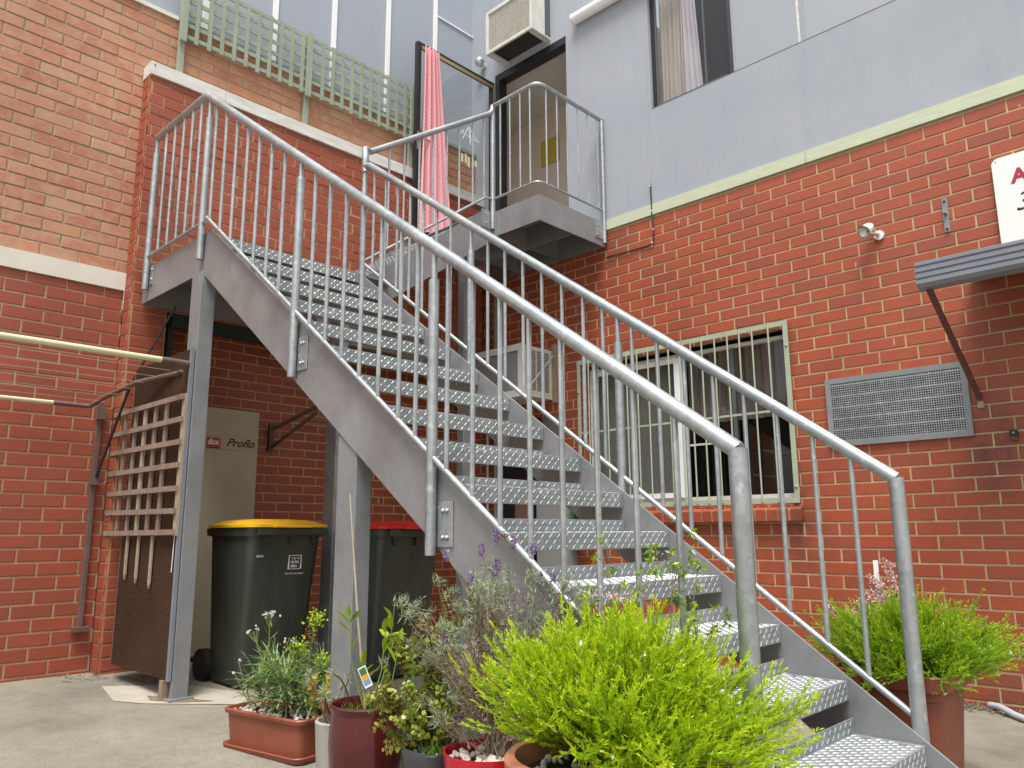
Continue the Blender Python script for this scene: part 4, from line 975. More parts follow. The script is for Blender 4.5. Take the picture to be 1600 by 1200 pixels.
tag(MB().tube([(1.60, -.03, .15), (1.63, -.05, -.1), (1.66, -.04, -.3)], .009, 6).build('hose_tail', 'hose', None, smooth=True), 'loose end of green hose hanging down the bricks beside the coil', 'hose')
# right side ground things
tag(MB().tube([(4.36, -.06, gz(4.36)+.03), (4.42, -.10, gz(4.4)+.035), (4.52, -.2, gz(4.5)+.02), (4.75, -.42, gz(4.7)+.02)], .018, 10).build('grey_hose', 'hose_grey', None, smooth=True), 'short grey corrugated hose lying at the foot of the wall at right', 'hose')
mb = MB()
for i in range(420):
    x = random.gauss(4.35, .22); y = -abs(random.gauss(.03, .08))-.01; z = gz(x)+random.uniform(.003, .02)
    a = random.uniform(0, PI); l = random.uniform(.008, .03); w_ = random.uniform(.002, .006)
    c, s_ = math.cos(a), math.sin(a); dz = random.uniform(-.006, .01)
    mb.add([(x-c*l, y-s_*l, z-dz), (x+s_*w_, y-c*w_, z), (x+c*l, y+s_*l, z+dz), (x-s_*w_, y+c*w_, z)], [(0, 1, 2, 3)])
tag(mb.build('leaf_litter', 'litter'), 'dry leaf litter gathered along the foot of the wall', 'leaf litter')['kind'] = 'stuff'
mb = MB()
for i in range(160):
    x = random.uniform(.0, .6); y = random.uniform(-3.65, -3.4) if x < .3 else random.uniform(-3.4, -3.2); z = gz(x)+.006
    a = random.uniform(0, PI); l = random.uniform(.006, .02); c, s_ = math.cos(a), math.sin(a)
    mb.add([(x-c*l, y-s_*l, z), (x+s_*.004, y-c*.004, z+.003), (x+c*l, y+s_*l, z), (x-s_*.004, y+c*.004, z)], [(0, 1, 2, 3)])
tag(mb.build('leaf_litter', 'litter'), 'scraps of dry leaf at the base of the left wall corner', 'leaf litter')['kind'] = 'stuff'

# ------------------------------------------------------------------ plants
class Leaves:
    """many small leaf faces collected with numpy; each leaf is a kite of 2 triangles-as-quad or an oval fan"""
    def __init__(s): s.P = []; s.D = []; s.L = []; s.W = []; s.C = []; s.U = []
    def add(s, p, d, l, w_, c, u=None):
        s.P.append(tuple(p)); s.D.append(tuple(d)); s.L.append(l); s.W.append(w_); s.C.append(c); s.U.append(tuple(u) if u is not None else (random.gauss(0, 1), random.gauss(0, 1), random.gauss(0, 1)))
    def build(s, name, mat, parent, shape='kite', stuff=True):
        P, D, L, W, C, U = (np.array(a, dtype=float) for a in (s.P, s.D, s.L, s.W, s.C, s.U))
        D /= np.linalg.norm(D, axis=1)[:, None]+1e-9
        S = np.cross(D, U); S /= np.linalg.norm(S, axis=1)[:, None]+1e-9; Nn = np.cross(S, D)
        if shape == 'kite': uv = [(0, 0, 0), (.45, .5, .06), (1, 0, 0), (.45, -.5, .06)]; fc = [(0, 1, 2, 3)]
        elif shape == 'oval': uv = [(0, 0, 0), (.25, .42, .05), (.65, .48, .08), (1, 0, .0), (.65, -.48, .08), (.25, -.42, .05)]; fc = [(0, 1, 2, 3, 4, 5)]
        else: uv = [(0, .5, 0), (.5, .42, .12), (1, 0, 0), (.5, -.42, .12), (0, -.5, 0)]; fc = [(0, 1, 2, 3, 4)]
        k = len(uv); V = np.zeros((len(P), k, 3))
        for i, (a, b_, h) in enumerate(uv): V[:, i] = P+D*(L*a)[:, None]+S*(W*b_)[:, None]+Nn*(L*h)[:, None]
        me = bpy.data.meshes.new(name); me.vertices.add(len(P)*k); me.vertices.foreach_set('co', V.reshape(-1))
        me.loops.add(len(P)*k); me.loops.foreach_set('vertex_index', np.arange(len(P)*k)); me.polygons.add(len(P)); me.polygons.foreach_set('loop_start', np.arange(len(P))*k)
        me.update(calc_edges=True); me.validate()
        a = me.attributes.new('cv', 'FLOAT', 'FACE'); a.data.foreach_set('value', C.astype(np.float32)); me.materials.append(M[mat])
        o = link(bpy.data.objects.new(name, me)); adopt(o, parent)
        if stuff: o['kind'] = 'stuff'
        return o
def rv(s_=1): return Vector((random.gauss(0, s_), random.gauss(0, s_), random.gauss(0, s_)))
def path(p, d, l, n, bend, wig=.08):
    pts = [Vector(p)]; d = Vector(d).normalized()
    for i in range(n):
        d = (d+Vector(bend)/n+rv(wig)).normalized(); pts.append(pts[-1]+d*l/n)
    return pts
def along(pts, t):
    f = t*(len(pts)-1); i = min(int(f), len(pts)-2); return pts[i].lerp(pts[i+1], f-i), (pts[i+1]-pts[i]).normalized()

def needle_bush(parent, root, scale, nshoots, mat, spread, up, bias=(0, 0, 0), flowers=60, fmat='white_petal', seed=1, dens=440, ns=1., skip=None):
    random.seed(seed); lv = Leaves(); st = MB(); fl = Leaves()
    for i in range(nshoots):
        a = random.uniform(0, 2*PI); el = random.betavariate(.95, 1.15)*PI/2*.98
        inner = random.random() < .3
        if skip and skip(a, el): continue
        d = Vector((math.cos(a)*math.cos(el)*spread[0], math.sin(a)*math.cos(el)*spread[1], math.sin(el)*up+.05))+Vector(bias)*math.cos(el)
        ln_ = scale*d.length*random.uniform(.75, 1.08)*(.65 if inner else 1)
        p0 = Vector(root)+Vector((random.gauss(0, .03), random.gauss(0, .03), 0))
        pts = path(p0, d, ln_, 7, (0, 0, random.uniform(-.1, .35)), .05)
        st.tube(pts, [.0028*(1-i_/9) for i_ in range(len(pts))], 3, cap=False)
        nb = random.randint(9, 13)
        cbase = random.uniform(.0, .9)
        for b_ in range(nb):
            t = .35+.65*(b_+random.random()*.6)/nb if b_ < nb-1 else .98
            q, dd = along(pts, min(t, .99))
            sd = (dd*1.1+rv(.55)+Vector((0, 0, .25))).normalized(); sl_ = random.uniform(.04, .10)*(1.3-.6*t)+.015
            if b_ == nb-1: sd = dd
            sub = path(q, sd, sl_, 3, (0, 0, .25), .06)
            m_ = int(sl_*dens)
            for e in range(m_):
                tt = (e+random.random())/m_; q2, d2 = along(sub, tt)
                nd = (d2*1.5+rv(.5)).normalized()
                cc = min(1, max(0, cbase*.5+.55*t*tt+random.uniform(-.12, .15)))  # darker towards the shoot base: inner shade of the bush put into leaf colour
                lv.add(q2, nd, random.uniform(.010, .019)*ns, random.uniform(.0030, .0044)*ns, cc)
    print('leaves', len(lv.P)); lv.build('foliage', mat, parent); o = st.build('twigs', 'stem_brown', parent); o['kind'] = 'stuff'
    P = lv.P
    for i in range(flowers):
        p = Vector(random.choice(P)); ctr = Vector(root)
        p = p+(p-ctr).normalized()*.006
        for j in range(random.choice((4, 5, 8))): fl.add(p+rv(.0022), rv(), .0065, .0055, random.random())
    fl.build('flowers', fmat, parent, 'oval')

def pot(t, name, mat, c, prof, n=40, sq=0, smooth=True): return MB().lathe(prof, c, n, sq).build(name, mat, t, smooth=smooth)
def pebbles(t, c, r, num, z, s0=.008, s1=.014, sq=None):
    """pebbles across a pot top: each its own object sharing three meshes"""
    ms = []
    for k in range(3):
        mb = MB().ball((0, 0, 0), 1, 8, 5, (1, .8+.15*k, .6)); o = mb.build('pebble', 'pebble', t, smooth=True, angle=None); ms.append(o)
    for i in range(num):
        if sq: x, y = random.uniform(-sq[0], sq[0]), random.uniform(-sq[1], sq[1]); 
        else:
            a, q = random.uniform(0, 2*PI), r*math.sqrt(random.random()); x, y = q*math.cos(a), q*math.sin(a)
        o = ms[i] if i < 3 else ms[i % 3].copy()
        if i >= 3: link(o)
        s_ = random.uniform(s0, s1); o.scale = (s_, s_, s_); o.location = (c[0]+x, c[1]+y, z+random.uniform(-.003, .004)); o.rotation_euler = (random.random(), random.random(), random.random()*6)

# golden bush in clay pot
gp = thing('clay_pot', 'large round terracotta pot with thick rim beneath the lime green bush', 'plant pot', (4.34, -3.70, gz(4.34)))
c = (4.375, -3.70, 0); zt = -.615; zb = gz(4.34)+.002
pot(gp, 'pot_body', 'terracotta2', c, [(0, zb), (.13, zb), (.175, zt-.05), (.176, zt-.045)]); pot(gp, 'pot_rim', 'terracotta2', c, [(.176, zt-.055), (.208, zt-.055), (.217, zt-.03), (.219, zt-.008), (.211, zt), (.192, zt), (.183, zt-.03), (.178, zt-.07)])
MB().disc((c[0], c[1], zt-.045), .174).build('soil_surface', 'soil', gp); pebbles(gp, c, .15, 60, zt-.036)
gb = thing('golden_diosma_bush', 'big lime green needle leaved bush in the clay pot at the front of the stairs', 'bush', (c[0], c[1], zt-.04))
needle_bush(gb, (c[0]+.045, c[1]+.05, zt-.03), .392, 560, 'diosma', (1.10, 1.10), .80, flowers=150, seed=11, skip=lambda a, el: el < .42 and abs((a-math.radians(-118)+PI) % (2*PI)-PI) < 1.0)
# right-hand pot
c2 = (4.49, -1.80, 0); zt2 = -.615; zb2 = gz(4.57)
rp = thing('square_planter', 'tall square terracotta planter behind the stairs at the right', 'plant pot', (c2[0], c2[1], zb2))
pot(rp, 'pot_body', 'terracotta', c2, [(0, zb2), (.155, zb2), (.185, zt2-.10), (.19, zt2-.095), (.19, zt2-.055), (.186, zt2-.05)], 48, 9); pot(rp, 'pot_rim', 'terracotta', c2, [(.186, zt2-.058), (.215, zt2-.058), (.225, zt2-.004), (.222, zt2), (.205, zt2), (.20, zt2-.05)], 48, 9)
MB().disc((c2[0], c2[1], zt2-.02), .2, 48, 9).build('soil_surface', 'soil', rp)
rbs = thing('green_diosma_bush', 'spreading green needle leaved bush in the square planter by the wall', 'bush', (c2[0], c2[1], zt2))
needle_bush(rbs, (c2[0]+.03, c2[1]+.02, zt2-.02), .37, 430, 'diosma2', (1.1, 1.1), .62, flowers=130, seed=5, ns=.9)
# pink spires and white stake in that planter
pk = thing('pink_flower_spray', 'airy pale pink flower panicles rising behind the green bush', 'flowers', (4.3, -1.6, -.6))
random.seed(3); st = MB(); fl = Leaves()
for (x, y, h) in ((4.16, -1.78, .20), (4.25, -1.72, .22), (4.33, -1.68, .26), (4.38, -1.62, .33), (4.42, -1.60, .38), (4.40, -1.66, .30), (4.46, -1.6, .27), (4.30, -1.72, .16)):
    pts = path((x+.05, y, -.62), (-.15, 0, 1), h*1.12, 6, (0, 0, .1), .04); st.tube(pts, .0016, 4)
    for i in range(int(120*h/.3)):
        t = random.uniform(.4, 1); q, dd = along(pts, t); q = q+Vector((random.gauss(0, .03*(1.35-t)), random.gauss(0, .03*(1.35-t)), random.gauss(0, .01))); 
        for j in range(4): fl.add(q+rv(.003), rv(), .008, .007, random.random())
        if random.random() < .4: st.tube([along(pts, t-.05)[0], q], .0007, 3, cap=False)
st.build('flower_stems', 'stem_brown', pk)['kind'] = 'stuff'; fl.build('petals', 'pink_petal', pk, 'oval')
tag(MB().box(4.335, 4.355, -1.585, -1.578, -.62, -.20).build('plant_marker', 'white'), 'flat white plastic plant marker standing among the pink flowers', 'plant marker')

# long terracotta planter
lp = thing('window_box_planter', 'low rectangular terracotta planter with saucer standing at the left of the pots', 'planter', (2.45, -3.4, gz(2.4)))
x0, x1, y0, y1 = 2.10, 2.60, -3.50, -3.30
ang = math.radians(10)
def rotp(p, cc=(2.35, -3.40)): 
    dx, dy = p[0]-cc[0], p[1]-cc[1]; return (cc[0]+dx*math.cos(ang)-dy*math.sin(ang), cc[1]+dx*math.sin(ang)+dy*math.cos(ang), p[2])
zb = gz(2.4); zt = zb+.175
def rring(e, z, r=.03): return [rotp(p) for p in rr3(x0-e, x1+e, y0-e, y1+e, z, r+max(e, 0), 5)]
mb = MB(); rg = [rring(-.012, zb+.012), rring(-.001, zt-.02), rring(.012, zt-.02), rring(.016, zt-.005), rring(.012, zt), rring(0, zt), rring(-.008, zt-.03)]
loft(mb, rg); mb.build('planter_body', 'terracotta', lp, smooth=True)
mb = MB(); loft(mb, [rring(-.01, zb), rring(.006, zb), rring(.016, zb+.022), rring(.012, zb+.026), rring(-.005, zb+.012)]); mb.build('saucer', 'terracotta', lp, smooth=True)
mb = MB(); r_ = rring(-.004, zt-.022); mb.v = r_; mb.f = [tuple(range(len(r_)))]; mb.build('soil_surface', 'soil', lp)
random.seed(21)
ms = []
for i in range(110):
    if i < 3: o = MB().ball((0, 0, 0), 1, 8, 5, (1, .75+.1*i, .6)).build('pebble', 'pebble', lp, smooth=True, angle=None); ms.append(o)
    else: o = link(ms[i % 3].copy())
    p = rotp((random.uniform(x0+.02, x1-.02), random.uniform(y0+.015, y1-.015), zt-.015)); s_ = random.uniform(.007, .014); o.location = p; o.scale = (s_,)*3; o.rotation_euler = (random.random(), random.random(), random.random()*6)
ev = thing('strap_leaf_plant', 'blue green strap leaved plant with white flower clusters in the long planter', 'plant', (2.4, -3.4, zt))
lv = Leaves(); st = MB(); wf = Leaves(); eu = Leaves()
def strap_rosette(p, n, l, w_):
    for i in range(n):
        a = random.uniform(0, 2*PI); el = random.uniform(.1, 1.35); d = Vector((math.cos(a)*math.cos(el), math.sin(a)*math.cos(el), math.sin(el)))
        pts = path(p, d, l*random.uniform(.6, 1.1), 4, (0, 0, -.7), .05)
        for j in range(4):
            dd = pts[j+1]-pts[j]; lv.add(pts[j], dd, dd.length*1.35, w_*(1-.2*j), random.random()*.8+(.3 if random.random() < .1 else 0), (0, 0, 1))
for (px_, py_) in ((2.22, -3.41), (2.30, -3.38), (2.36, -3.44), (2.42, -3.36), (2.50, -3.37), (2.46, -3.43), (2.55, -3.34)):
    stem = path((px_, py_, zt-.01), (random.uniform(-.2, .2), 0, 1), random.uniform(.06, .18), 3, (0, 0, .2), .06); st.tube(stem, .004, 6)
    strap_rosette(stem[-1], 34, .17, .015); strap_rosette(stem[-1]+Vector((0, 0, -.03)), 16, .15, .014)
    strap_rosette(stem[1], 18, .14, .013)
def flower_cluster(base, d, l, r, num):
    s_ = path(base, d, l, 5, (0, 0, .2), .05); st.tube(s_, .0022, 5); tip = s_[-1]
    for i in range(num):
        q = tip+Vector((random.gauss(0, r), random.gauss(0, r), random.gauss(0, r*.45))); st.tube([s_[-2], q], .0008, 3, cap=False)
        for j in range(7): wf.add(q+rv(.001), rv()+Vector((0, 0, .4)), .0075, .006, random.random())
    return s_
s_ = flower_cluster((2.28, -3.42, zt+.05), (-.1, -.05, 1), .36, .020, 22)
for i in range(22): q, dd = along(s_, random.uniform(.2, .95)); lv.add(q, dd+rv(.6), random.uniform(.03, .07), .007, random.random()*.6)
flower_cluster((2.30, -3.42, zt+.05), (-.30, -.12, 1), .30, .017, 8); flower_cluster((2.4, -3.40, zt+.05), (.05, -.05, 1), .25, .014, 6)
flower_cluster((2.22, -3.46, zt), (-.45, -.35, 1), .22, .007, 2); flower_cluster((2.2, -3.46, zt), (-.4, -.3, .8), .17, .006, 2); flower_cluster((2.18, -3.45, zt), (-.2, -.2, .8), .09, .005, 2)
def euph(base, l, r):
    s_ = path(base, (.05, .02, 1), l, 5, (0, 0, .2), .05); st.tube(s_, .005, 6)
    for i in range(60): q, dd = along(s_, random.uniform(.35, .93)); lv.add(q, dd*.8+rv(.7), random.uniform(.03, .05), .006, random.random()*.5)
    for i in range(150): q = s_[-1]+rv(r*.55); eu.add(q, rv(), .011, .011, random.random())
euph((2.46, -3.34, zt), .40, .034); euph((2.40, -3.36, zt), .27, .038); euph((2.52, -3.33, zt), .22, .03)
lv.build('strap_leaves', 'strap', ev, 'kite'); st.build('stems', 'stem_green', ev)['kind'] = 'stuff'; wf.build('white_flowers', 'white_petal', ev, 'oval'); eu.build('lime_bracts', 'euph', ev, 'oval')

# yellow bottle behind planter
yb = thing('yellow_bottle', 'upright yellow plastic bottle with rounded top behind the long planter', 'bottle', (2.27, -3.13, gz(2.3)))
zz = gz(2.2)
pot(yb, 'bottle_body', 'yellow_plastic', (2.27, -3.13, zz), [(0, 0), (.075, 0), (.08, .01), (.076, .20), (.06, .26), (.02, .285)], 20); MB().ball((2.34, -3.08, zz+.335), .040, 14, 9, (1, 1, 1)).build('bottle_top', 'yellow_plastic', yb, smooth=True)
MB().tube([(2.28, -3.125, zz+.26), (2.335, -3.085, zz+.32)], .012, 8).build('neck', 'yellow_plastic', yb)

# small pots row
pt = thing('pale_stone_pot', 'pale grey tapered pot tucked left of the maroon glazed pot', 'plant pot', (3.03, -3.58, gz(3.03)))
cw = (3.085, -3.575, 0); zb = gz(3.08); zt = -.745
pot(pt, 'pot_body', 'stone_pot', cw, [(0, zb), (.065, zb), (.075, zb+.05), (.088, zt-.02), (.09, zt-.004), (.086, zt), (.078, zt), (.074, zt-.05)]); MB().disc((cw[0], cw[1], zt-.03), .077).build('soil_surface', 'soil', pt); pebbles(pt, cw, .065, 26, zt-.024, .006, .010)
sd_ = thing('trailing_succulent', 'grey green feathery succulent with bent brown stems in the pale pot', 'plant', (cw[0], cw[1], zt))
random.seed(8); lv = Leaves(); st = MB()
for i in range(9):
    a = random.uniform(0, 2*PI); pts = path((cw[0]+.03*math.cos(a), cw[1]+.03*math.sin(a), zt-.03), (math.cos(a)*.5, math.sin(a)*.5, 1), random.uniform(.12, .27), 6, (random.uniform(-.5, .5), random.uniform(-.5, .5), .1), .18)
    st.tube(pts, [.004]*4+[.003]*3, 5)
    for j in range(38): lv.add(pts[-1]+rv(.004), rv()+Vector((0, 0, .3)), random.uniform(.02, .04), .0028, random.random())
lv.build('needle_leaves', 'silver_leaf', sd_); st.build('stems', 'stem_brown', sd_)['kind'] = 'stuff'
rf = thing('red_flowering_seedlings', 'tiny low plant with red blooms beside the pale grey pot', 'plant', (2.8, -3.4, -.8))
lv = Leaves(); st = MB()
for i in range(14):
    p = (2.86+random.gauss(0, .045), -3.36+random.gauss(0, .04), gz(2.8)+.03); st.tube([(p[0], p[1], gz(2.8)), (p[0], p[1], -.86)], .0015, 4)
    for j in range(10): lv.add(Vector((p[0], p[1], -.86))+rv(.008), rv(), .014, .012, random.random())
lv.build('red_petals', 'red_print', rf, 'oval'); st.build('stems', 'stem_green', rf)['kind'] = 'stuff'

mp_ = thing('maroon_glazed_pot', 'glossy maroon ribbed pot holding a young lemon tree', 'plant pot', (3.3, -3.6, gz(3.3)))
cm = (3.295, -3.605, 0); zb = gz(3.3); zt = -.652
prof = [(0, zb), (.09, zb), (.10, zb+.01)]
H = zt-.03-(zb+.01)
for i in range(60):
    t = i/59; r = .100+.030*math.sin(min(1, t*1.25)*PI/2)-.006*max(0, t-.7)/.3+.0009*math.sin(i*PI*.95); prof.append((r, zb+.012+H*t))
prof += [(.127, zt-.018), (.131, zt-.006), (.128, zt), (.121, zt), (.116, zt-.012), (.114, zt-.08)]
pot(mp_, 'pot_body', 'maroon_pot', cm, prof, 56); MB().disc((cm[0], cm[1], zt-.05), .115).build('soil_surface', 'soil', mp_)
lm = thing('lemon_sapling', 'young lemon sapling with bright glossy leaves in the maroon pot', 'plant', (cm[0], cm[1], zt-.05))
random.seed(14); st = MB()
def big_leaf(p, d, l, w_, cv, mat='lemon', parent=lm, nm='leaf'):
    d = Vector(d).normalized(); u = Vector((random.gauss(0, .5), random.gauss(0, .5), 1)); s1 = d.cross(u).normalized(); nn = s1.cross(d).normalized()
    mb = MB(); uv = [(0, 0, 0), (.15, .25, .03), (.4, .5, .06), (.7, .38, .04), (1, 0, -.08), (.7, -.38, .04), (.4, -.5, .06), (.15, -.25, .03)]
    P_ = [Vector(p)+d*l*a+s1*w_*b_+nn*l*h for a, b_, h in uv]+[Vector(p)+d*l*.45-nn*l*.02]
    mb.add(P_, [(i, (i+1) % 8, 8) for i in range(8)]); mb.cv = [cv]*8; mb.build(nm, mat, parent, smooth=True, angle=None)
Rv = _R2; 
for (du, dv, hh) in ((-.075, -.01, .34), (-.02, .0, .18), (.06, .0, .28), (.09, .01, .36), (.11, .02, .22)):
    top = Vector((cm[0], cm[1], zt-.05))+_R*du+Vector((0, 0, hh+.03)); mid = (Vector((cm[0], cm[1], zt-.05))+top)/2+_R*(du*.3)
    pts = [Vector((cm[0]+.02*random.random(), cm[1], zt-.06)), mid, top]; st.tube(pts, [.0035, .0025, .0015], 5)
    for j in range(6 if hh > .2 else 4):
        q, dd = along(pts, random.uniform(.55, 1)); big_leaf(q, dd*.4+_R*random.gauss(0, .7)+Vector((0, 0, random.uniform(.0, .9)))+rv(.3), random.uniform(.045, .075), random.uniform(.018, .027), random.uniform(.2, .9))
st.build('stems', 'stem_green', lm)
tag(MB().tube([(cm[0]-.0, cm[1]+.0, zt-.08), (cm[0]-.035, cm[1]-.028, -.35), (cm[0]-.075, cm[1]-.05, .075)], [.0045, .0042, .003], 7).build('bamboo_stake', 'stake'), 'thin pale cane stake leaning up from the maroon pot', 'stake')
lb_ = thing('plant_tag', 'printed plant label with orange and blue picture in the maroon pot', 'plant tag', (cm[0], cm[1], zt))
ctr = Vector((cm[0]+.012, cm[1]-.02, -.565)); rx = (_R*.85+Vector((0, 0, .45))).normalized(); uz = (Vector((0, 0, 1))-_R*.45).normalized(); fz = rx.cross(uz)
def tagq(a0, a1, b0, b1, off, nm, mat):
    mb = MB(); mb.add([ctr+rx*a+uz*b_+fz*o_ for o_ in (off, off-.0008) for a, b_ in ((a0, b0), (a1, b0), (a1, b1), (a0, b1))], [(0, 1, 2, 3), (7, 6, 5, 4), (0, 4, 5, 1), (1, 5, 6, 2), (2, 6, 7, 3), (3, 7, 4, 0)]); mb.build(nm, mat, lb_)
M['blue_print'] = simple('blue_print', (.12, .30, .45), .5); M['orange_print'] = simple('orange_print', (.65, .30, .02), .5); M['green_print'] = simple('green_print', (.04, .14, .03), .5)
tagq(-.015, .015, -.036, .036, 0, 'label_card', 'white_print'); tagq(-.012, .012, .008, .032, .0008, 'green_print', 'green_print'); tagq(-.012, .012, -.010, .008, .0009, 'orange_print', 'orange_print'); tagq(-.012, .012, -.028, -.010, .0008, 'blue_print', 'blue_print')

# sword leaves behind
sw_ = thing('sword_leaf_plant', 'upright green sword leaved plant behind the maroon pot', 'plant', (3.0, -3.2, -1))
random.seed(4)
for i in range(7):
    p = Vector((3.06+random.gauss(0, .025), -3.20+random.gauss(0, .025), gz(3.0)+.02)); d = Vector((random.gauss(0, .12), random.gauss(0, .12), 1)); h = random.uniform(.32, .55); wv = random.uniform(.018, .026)
    s1 = d.cross(Vector((random.gauss(0, .4), -1, 0))).normalized(); mb = MB()
    for t in (0, .3, .6, .85, 1): q = p+d*h*t+s1*.02*t*t; mb.v += [tuple(q-s1*wv*(1-t**2.5)/2), tuple(q+Vector((0, .004, 0))), tuple(q+s1*wv*(1-t**2.5)/2)]
    for j in range(4): mb.f += [(3*j, 3*j+1, 3*j+4, 3*j+3), (3*j+1, 3*j+2, 3*j+5, 3*j+4)]
    mb.cv = [random.random()]*len(mb.f); mb.build('leaf', 'aloe', sw_, smooth=True)

# dark grey pot with jade
dg = thing('charcoal_square_pot', 'dark grey glazed square pot with pale pebbles under the trailing jade', 'plant pot', (3.68, -3.56, gz(3.6)))
cd = (3.665, -3.60, 0); zb = gz(3.7); zt = -.735
pot(dg, 'pot_body', 'grey_pot', cd, [(0, zb), (.072, zb), (.092, zt-.03), (.097, zt-.004), (.095, zt), (.088, zt), (.083, zt-.05)], 40, 4)
MB().disc((cd[0], cd[1], zt-.025), .085, 40, 4).build('soil_surface', 'soil', dg); pebbles(dg, cd, .075, 46, zt-.018, .006, .011)
jd = thing('jade_bush', 'trailing jade shrub with round yellow green leaves and dark red stems', 'plant', (cd[0], cd[1], zt))
random.seed(9); lv = Leaves(); st = MB()
root = Vector((cd[0]-.02, cd[1]+.0, zt-.02))
def jade_stem(p, d, l, bend, r=.0045, n=9, lev=0):
    pts = path(p, d, l, n, bend, .10); st.tube(pts, [r*(1-.6*i/n) for i in range(len(pts))], 5)
    m_ = int(l*115)
    for i in range(m_):
        t = .12+.88*i/m_; q, dd = along(pts, t); side = dd.cross(rv()).normalized()
        for s1 in (1, -1):
            sz = random.uniform(.014, .022)*(1.1-.35*t); lv.add(q+side*s1*.002, side*s1+dd*.35, sz, sz*.95, random.betavariate(2, 2), dd)
    if lev < 1:
        for i in range(int(l*22)):
            t = random.uniform(.2, .85); q, dd = along(pts, t); jade_stem(q, dd*.6+rv(.7)+Vector((0, 0, .15)), random.uniform(.04, .12), (0, 0, .1), .0025, 4, lev+1)
def RU(a, b_, f=0): return _R*a+Vector((0, 0, b_))-Vector((-math.sin(YAW), math.cos(YAW), 0))*f
jade_stem(root, RU(-.18, 1, .1), .42, (0, 0, .15)); jade_stem(root, RU(.12, 1), .50, (0, 0, .2)); jade_stem(root, RU(-.02, 1, -.1), .46, (0, 0, .1)); jade_stem(root, RU(.22, 1, 0), .44, (0, 0, .2))
jade_stem(root, RU(.35, .9, .2), .34, (0, 0, .1)); jade_stem(root, RU(-.5, .8, .2), .28, (0, 0, -.1)); jade_stem(root, RU(-.7, .75, .3), .17, RU(0, -.9)); jade_stem(root, RU(-.3, .9, .4), .26, RU(-.1, .1)); jade_stem(root, RU(.05, 1, .2), .36, (0, 0, .1)); jade_stem(root, RU(.3, 1, -.1), .40, (0, 0, .1)); jade_stem(root, RU(-.25, 1, -.2), .38, (0, 0, .1))
jade_stem(root, RU(.2, .5, .5), .20, (0, 0, 0)); jade_stem(root, RU(.5, .7, .1), .24, (0, 0, 0)); jade_stem(root, RU(-.6, .8, .1), .26, RU(-.1, .2))
jade_stem(Vector(cm)+Vector((.02, -.02, -.70)), RU(.1, 1, .1), .10, (0, 0, 0)); jade_stem(Vector(cm)+Vector((.03, -.0, -.70)), RU(.5, .8, .1), .12, (0, 0, 0))
lv.build('round_leaves', 'jade', jd, 'oval'); st.build('stems', 'maroon_steel', jd)['kind'] = 'stuff'
def grass(name, label, c_, r, num, h, mat='grass'):
    t = thing(name, label, 'grass', c_); lv = Leaves()
    for i in range(num):
        a, q = random.uniform(0, 2*PI), r*math.sqrt(random.random()); p = Vector(c_)+Vector((q*math.cos(a), q*math.sin(a), 0)); d = Vector((random.gauss(0, .4), random.gauss(0, .4), 1))
        pts = path(p, d, h*random.uniform(.5, 1.2), 3, (0, 0, -.4), .08)
        for j in range(3): dd = pts[j+1]-pts[j]; lv.add(pts[j], dd, dd.length*1.3, .004*(1-.25*j), random.random())
    lv.build('blades', mat, t); return t
grass('grass_tuft', 'small bright grass tuft in the charcoal pot', (cd[0]+.03, cd[1]-.03, zt-.02), .04, 60, .07)
grass('grass_tuft', 'short grass tuft inside the maroon pot', (cm[0], cm[1]-.02, -.70), .08, 60, .06)
grass('weed_clump', 'weedy green clump growing between the charcoal and red pots', (3.79, -3.50, -.82), .05, 90, .16)

# red pot with lavender
rd = thing('red_glazed_pot', 'bright red round pot topped with white pebbles holding the lavender', 'plant pot', (3.9, -3.58, gz(3.9)))
cr = (3.90, -3.60, 0); zb = gz(3.9); zt = -.705
pot(rd, 'pot_body', 'red_pot', cr, [(0, zb), (.09, zb), (.115, zb+.12), (.132, zt-.01), (.133, zt), (.127, zt), (.122, zt-.05)], 56); MB().disc((cr[0], cr[1], zt-.03), .122).build('soil_surface', 'soil', rd); pebbles(rd, cr, .112, 130, zt-.020, .008, .014)
lvd = thing('lavender_bush', 'straggly woody lavender with grey green tips and purple flower heads', 'plant', (cr[0], cr[1], zt))
random.seed(17); lv = Leaves(); st = MB(); fl = Leaves(); dr = Leaves()
root = Vector((cr[0]+.03, cr[1]+.02, zt-.02))
def lav_stem(d, l, bend, leafy=True, dry=True):
    pts = path(root+rv(.012), d, l, 9, bend, .09); st.tube(pts, [.0028*(1-.55*i/9) for i in range(10)], 4, cap=False)
    if dry:
        for i in range(int(l*260)):
            q, dd = along(pts, random.uniform(.35, .92)); dr.add(q+rv(.006), rv()+Vector((0, 0, -.5)), random.uniform(.008, .022), random.uniform(.002, .004), random.random())
        for i in range(int(l*9)):
            q, dd = along(pts, random.uniform(.3, .9)); st.tube(path(q, rv(.6)+dd, random.uniform(.03, .09), 3, (0, 0, -.3), .15), .0009, 3, cap=False)
    if leafy:
        for i in range(26): lv.add(pts[-1]+rv(.008), (pts[-1]-pts[-2]).normalized()*.4+rv(.7)+Vector((0, 0, .3)), random.uniform(.018, .034), .0032, random.random())
        for k in range(2):
            q, dd = along(pts, random.uniform(.8, .97)); sub = path(q, dd+rv(.5), .04, 2, (0, 0, .3), .05)
            for i in range(16): lv.add(sub[-1]+rv(.006), rv(.8)+Vector((0, 0, .4)), random.uniform(.015, .03), .003, random.random())
    return pts
for i in range(58):
    u = random.gauss(-.0, .30); lav_stem(RU(u, 1, random.gauss(0, .16)), random.uniform(.34, .56), RU(random.uniform(-.25, .35), .1))
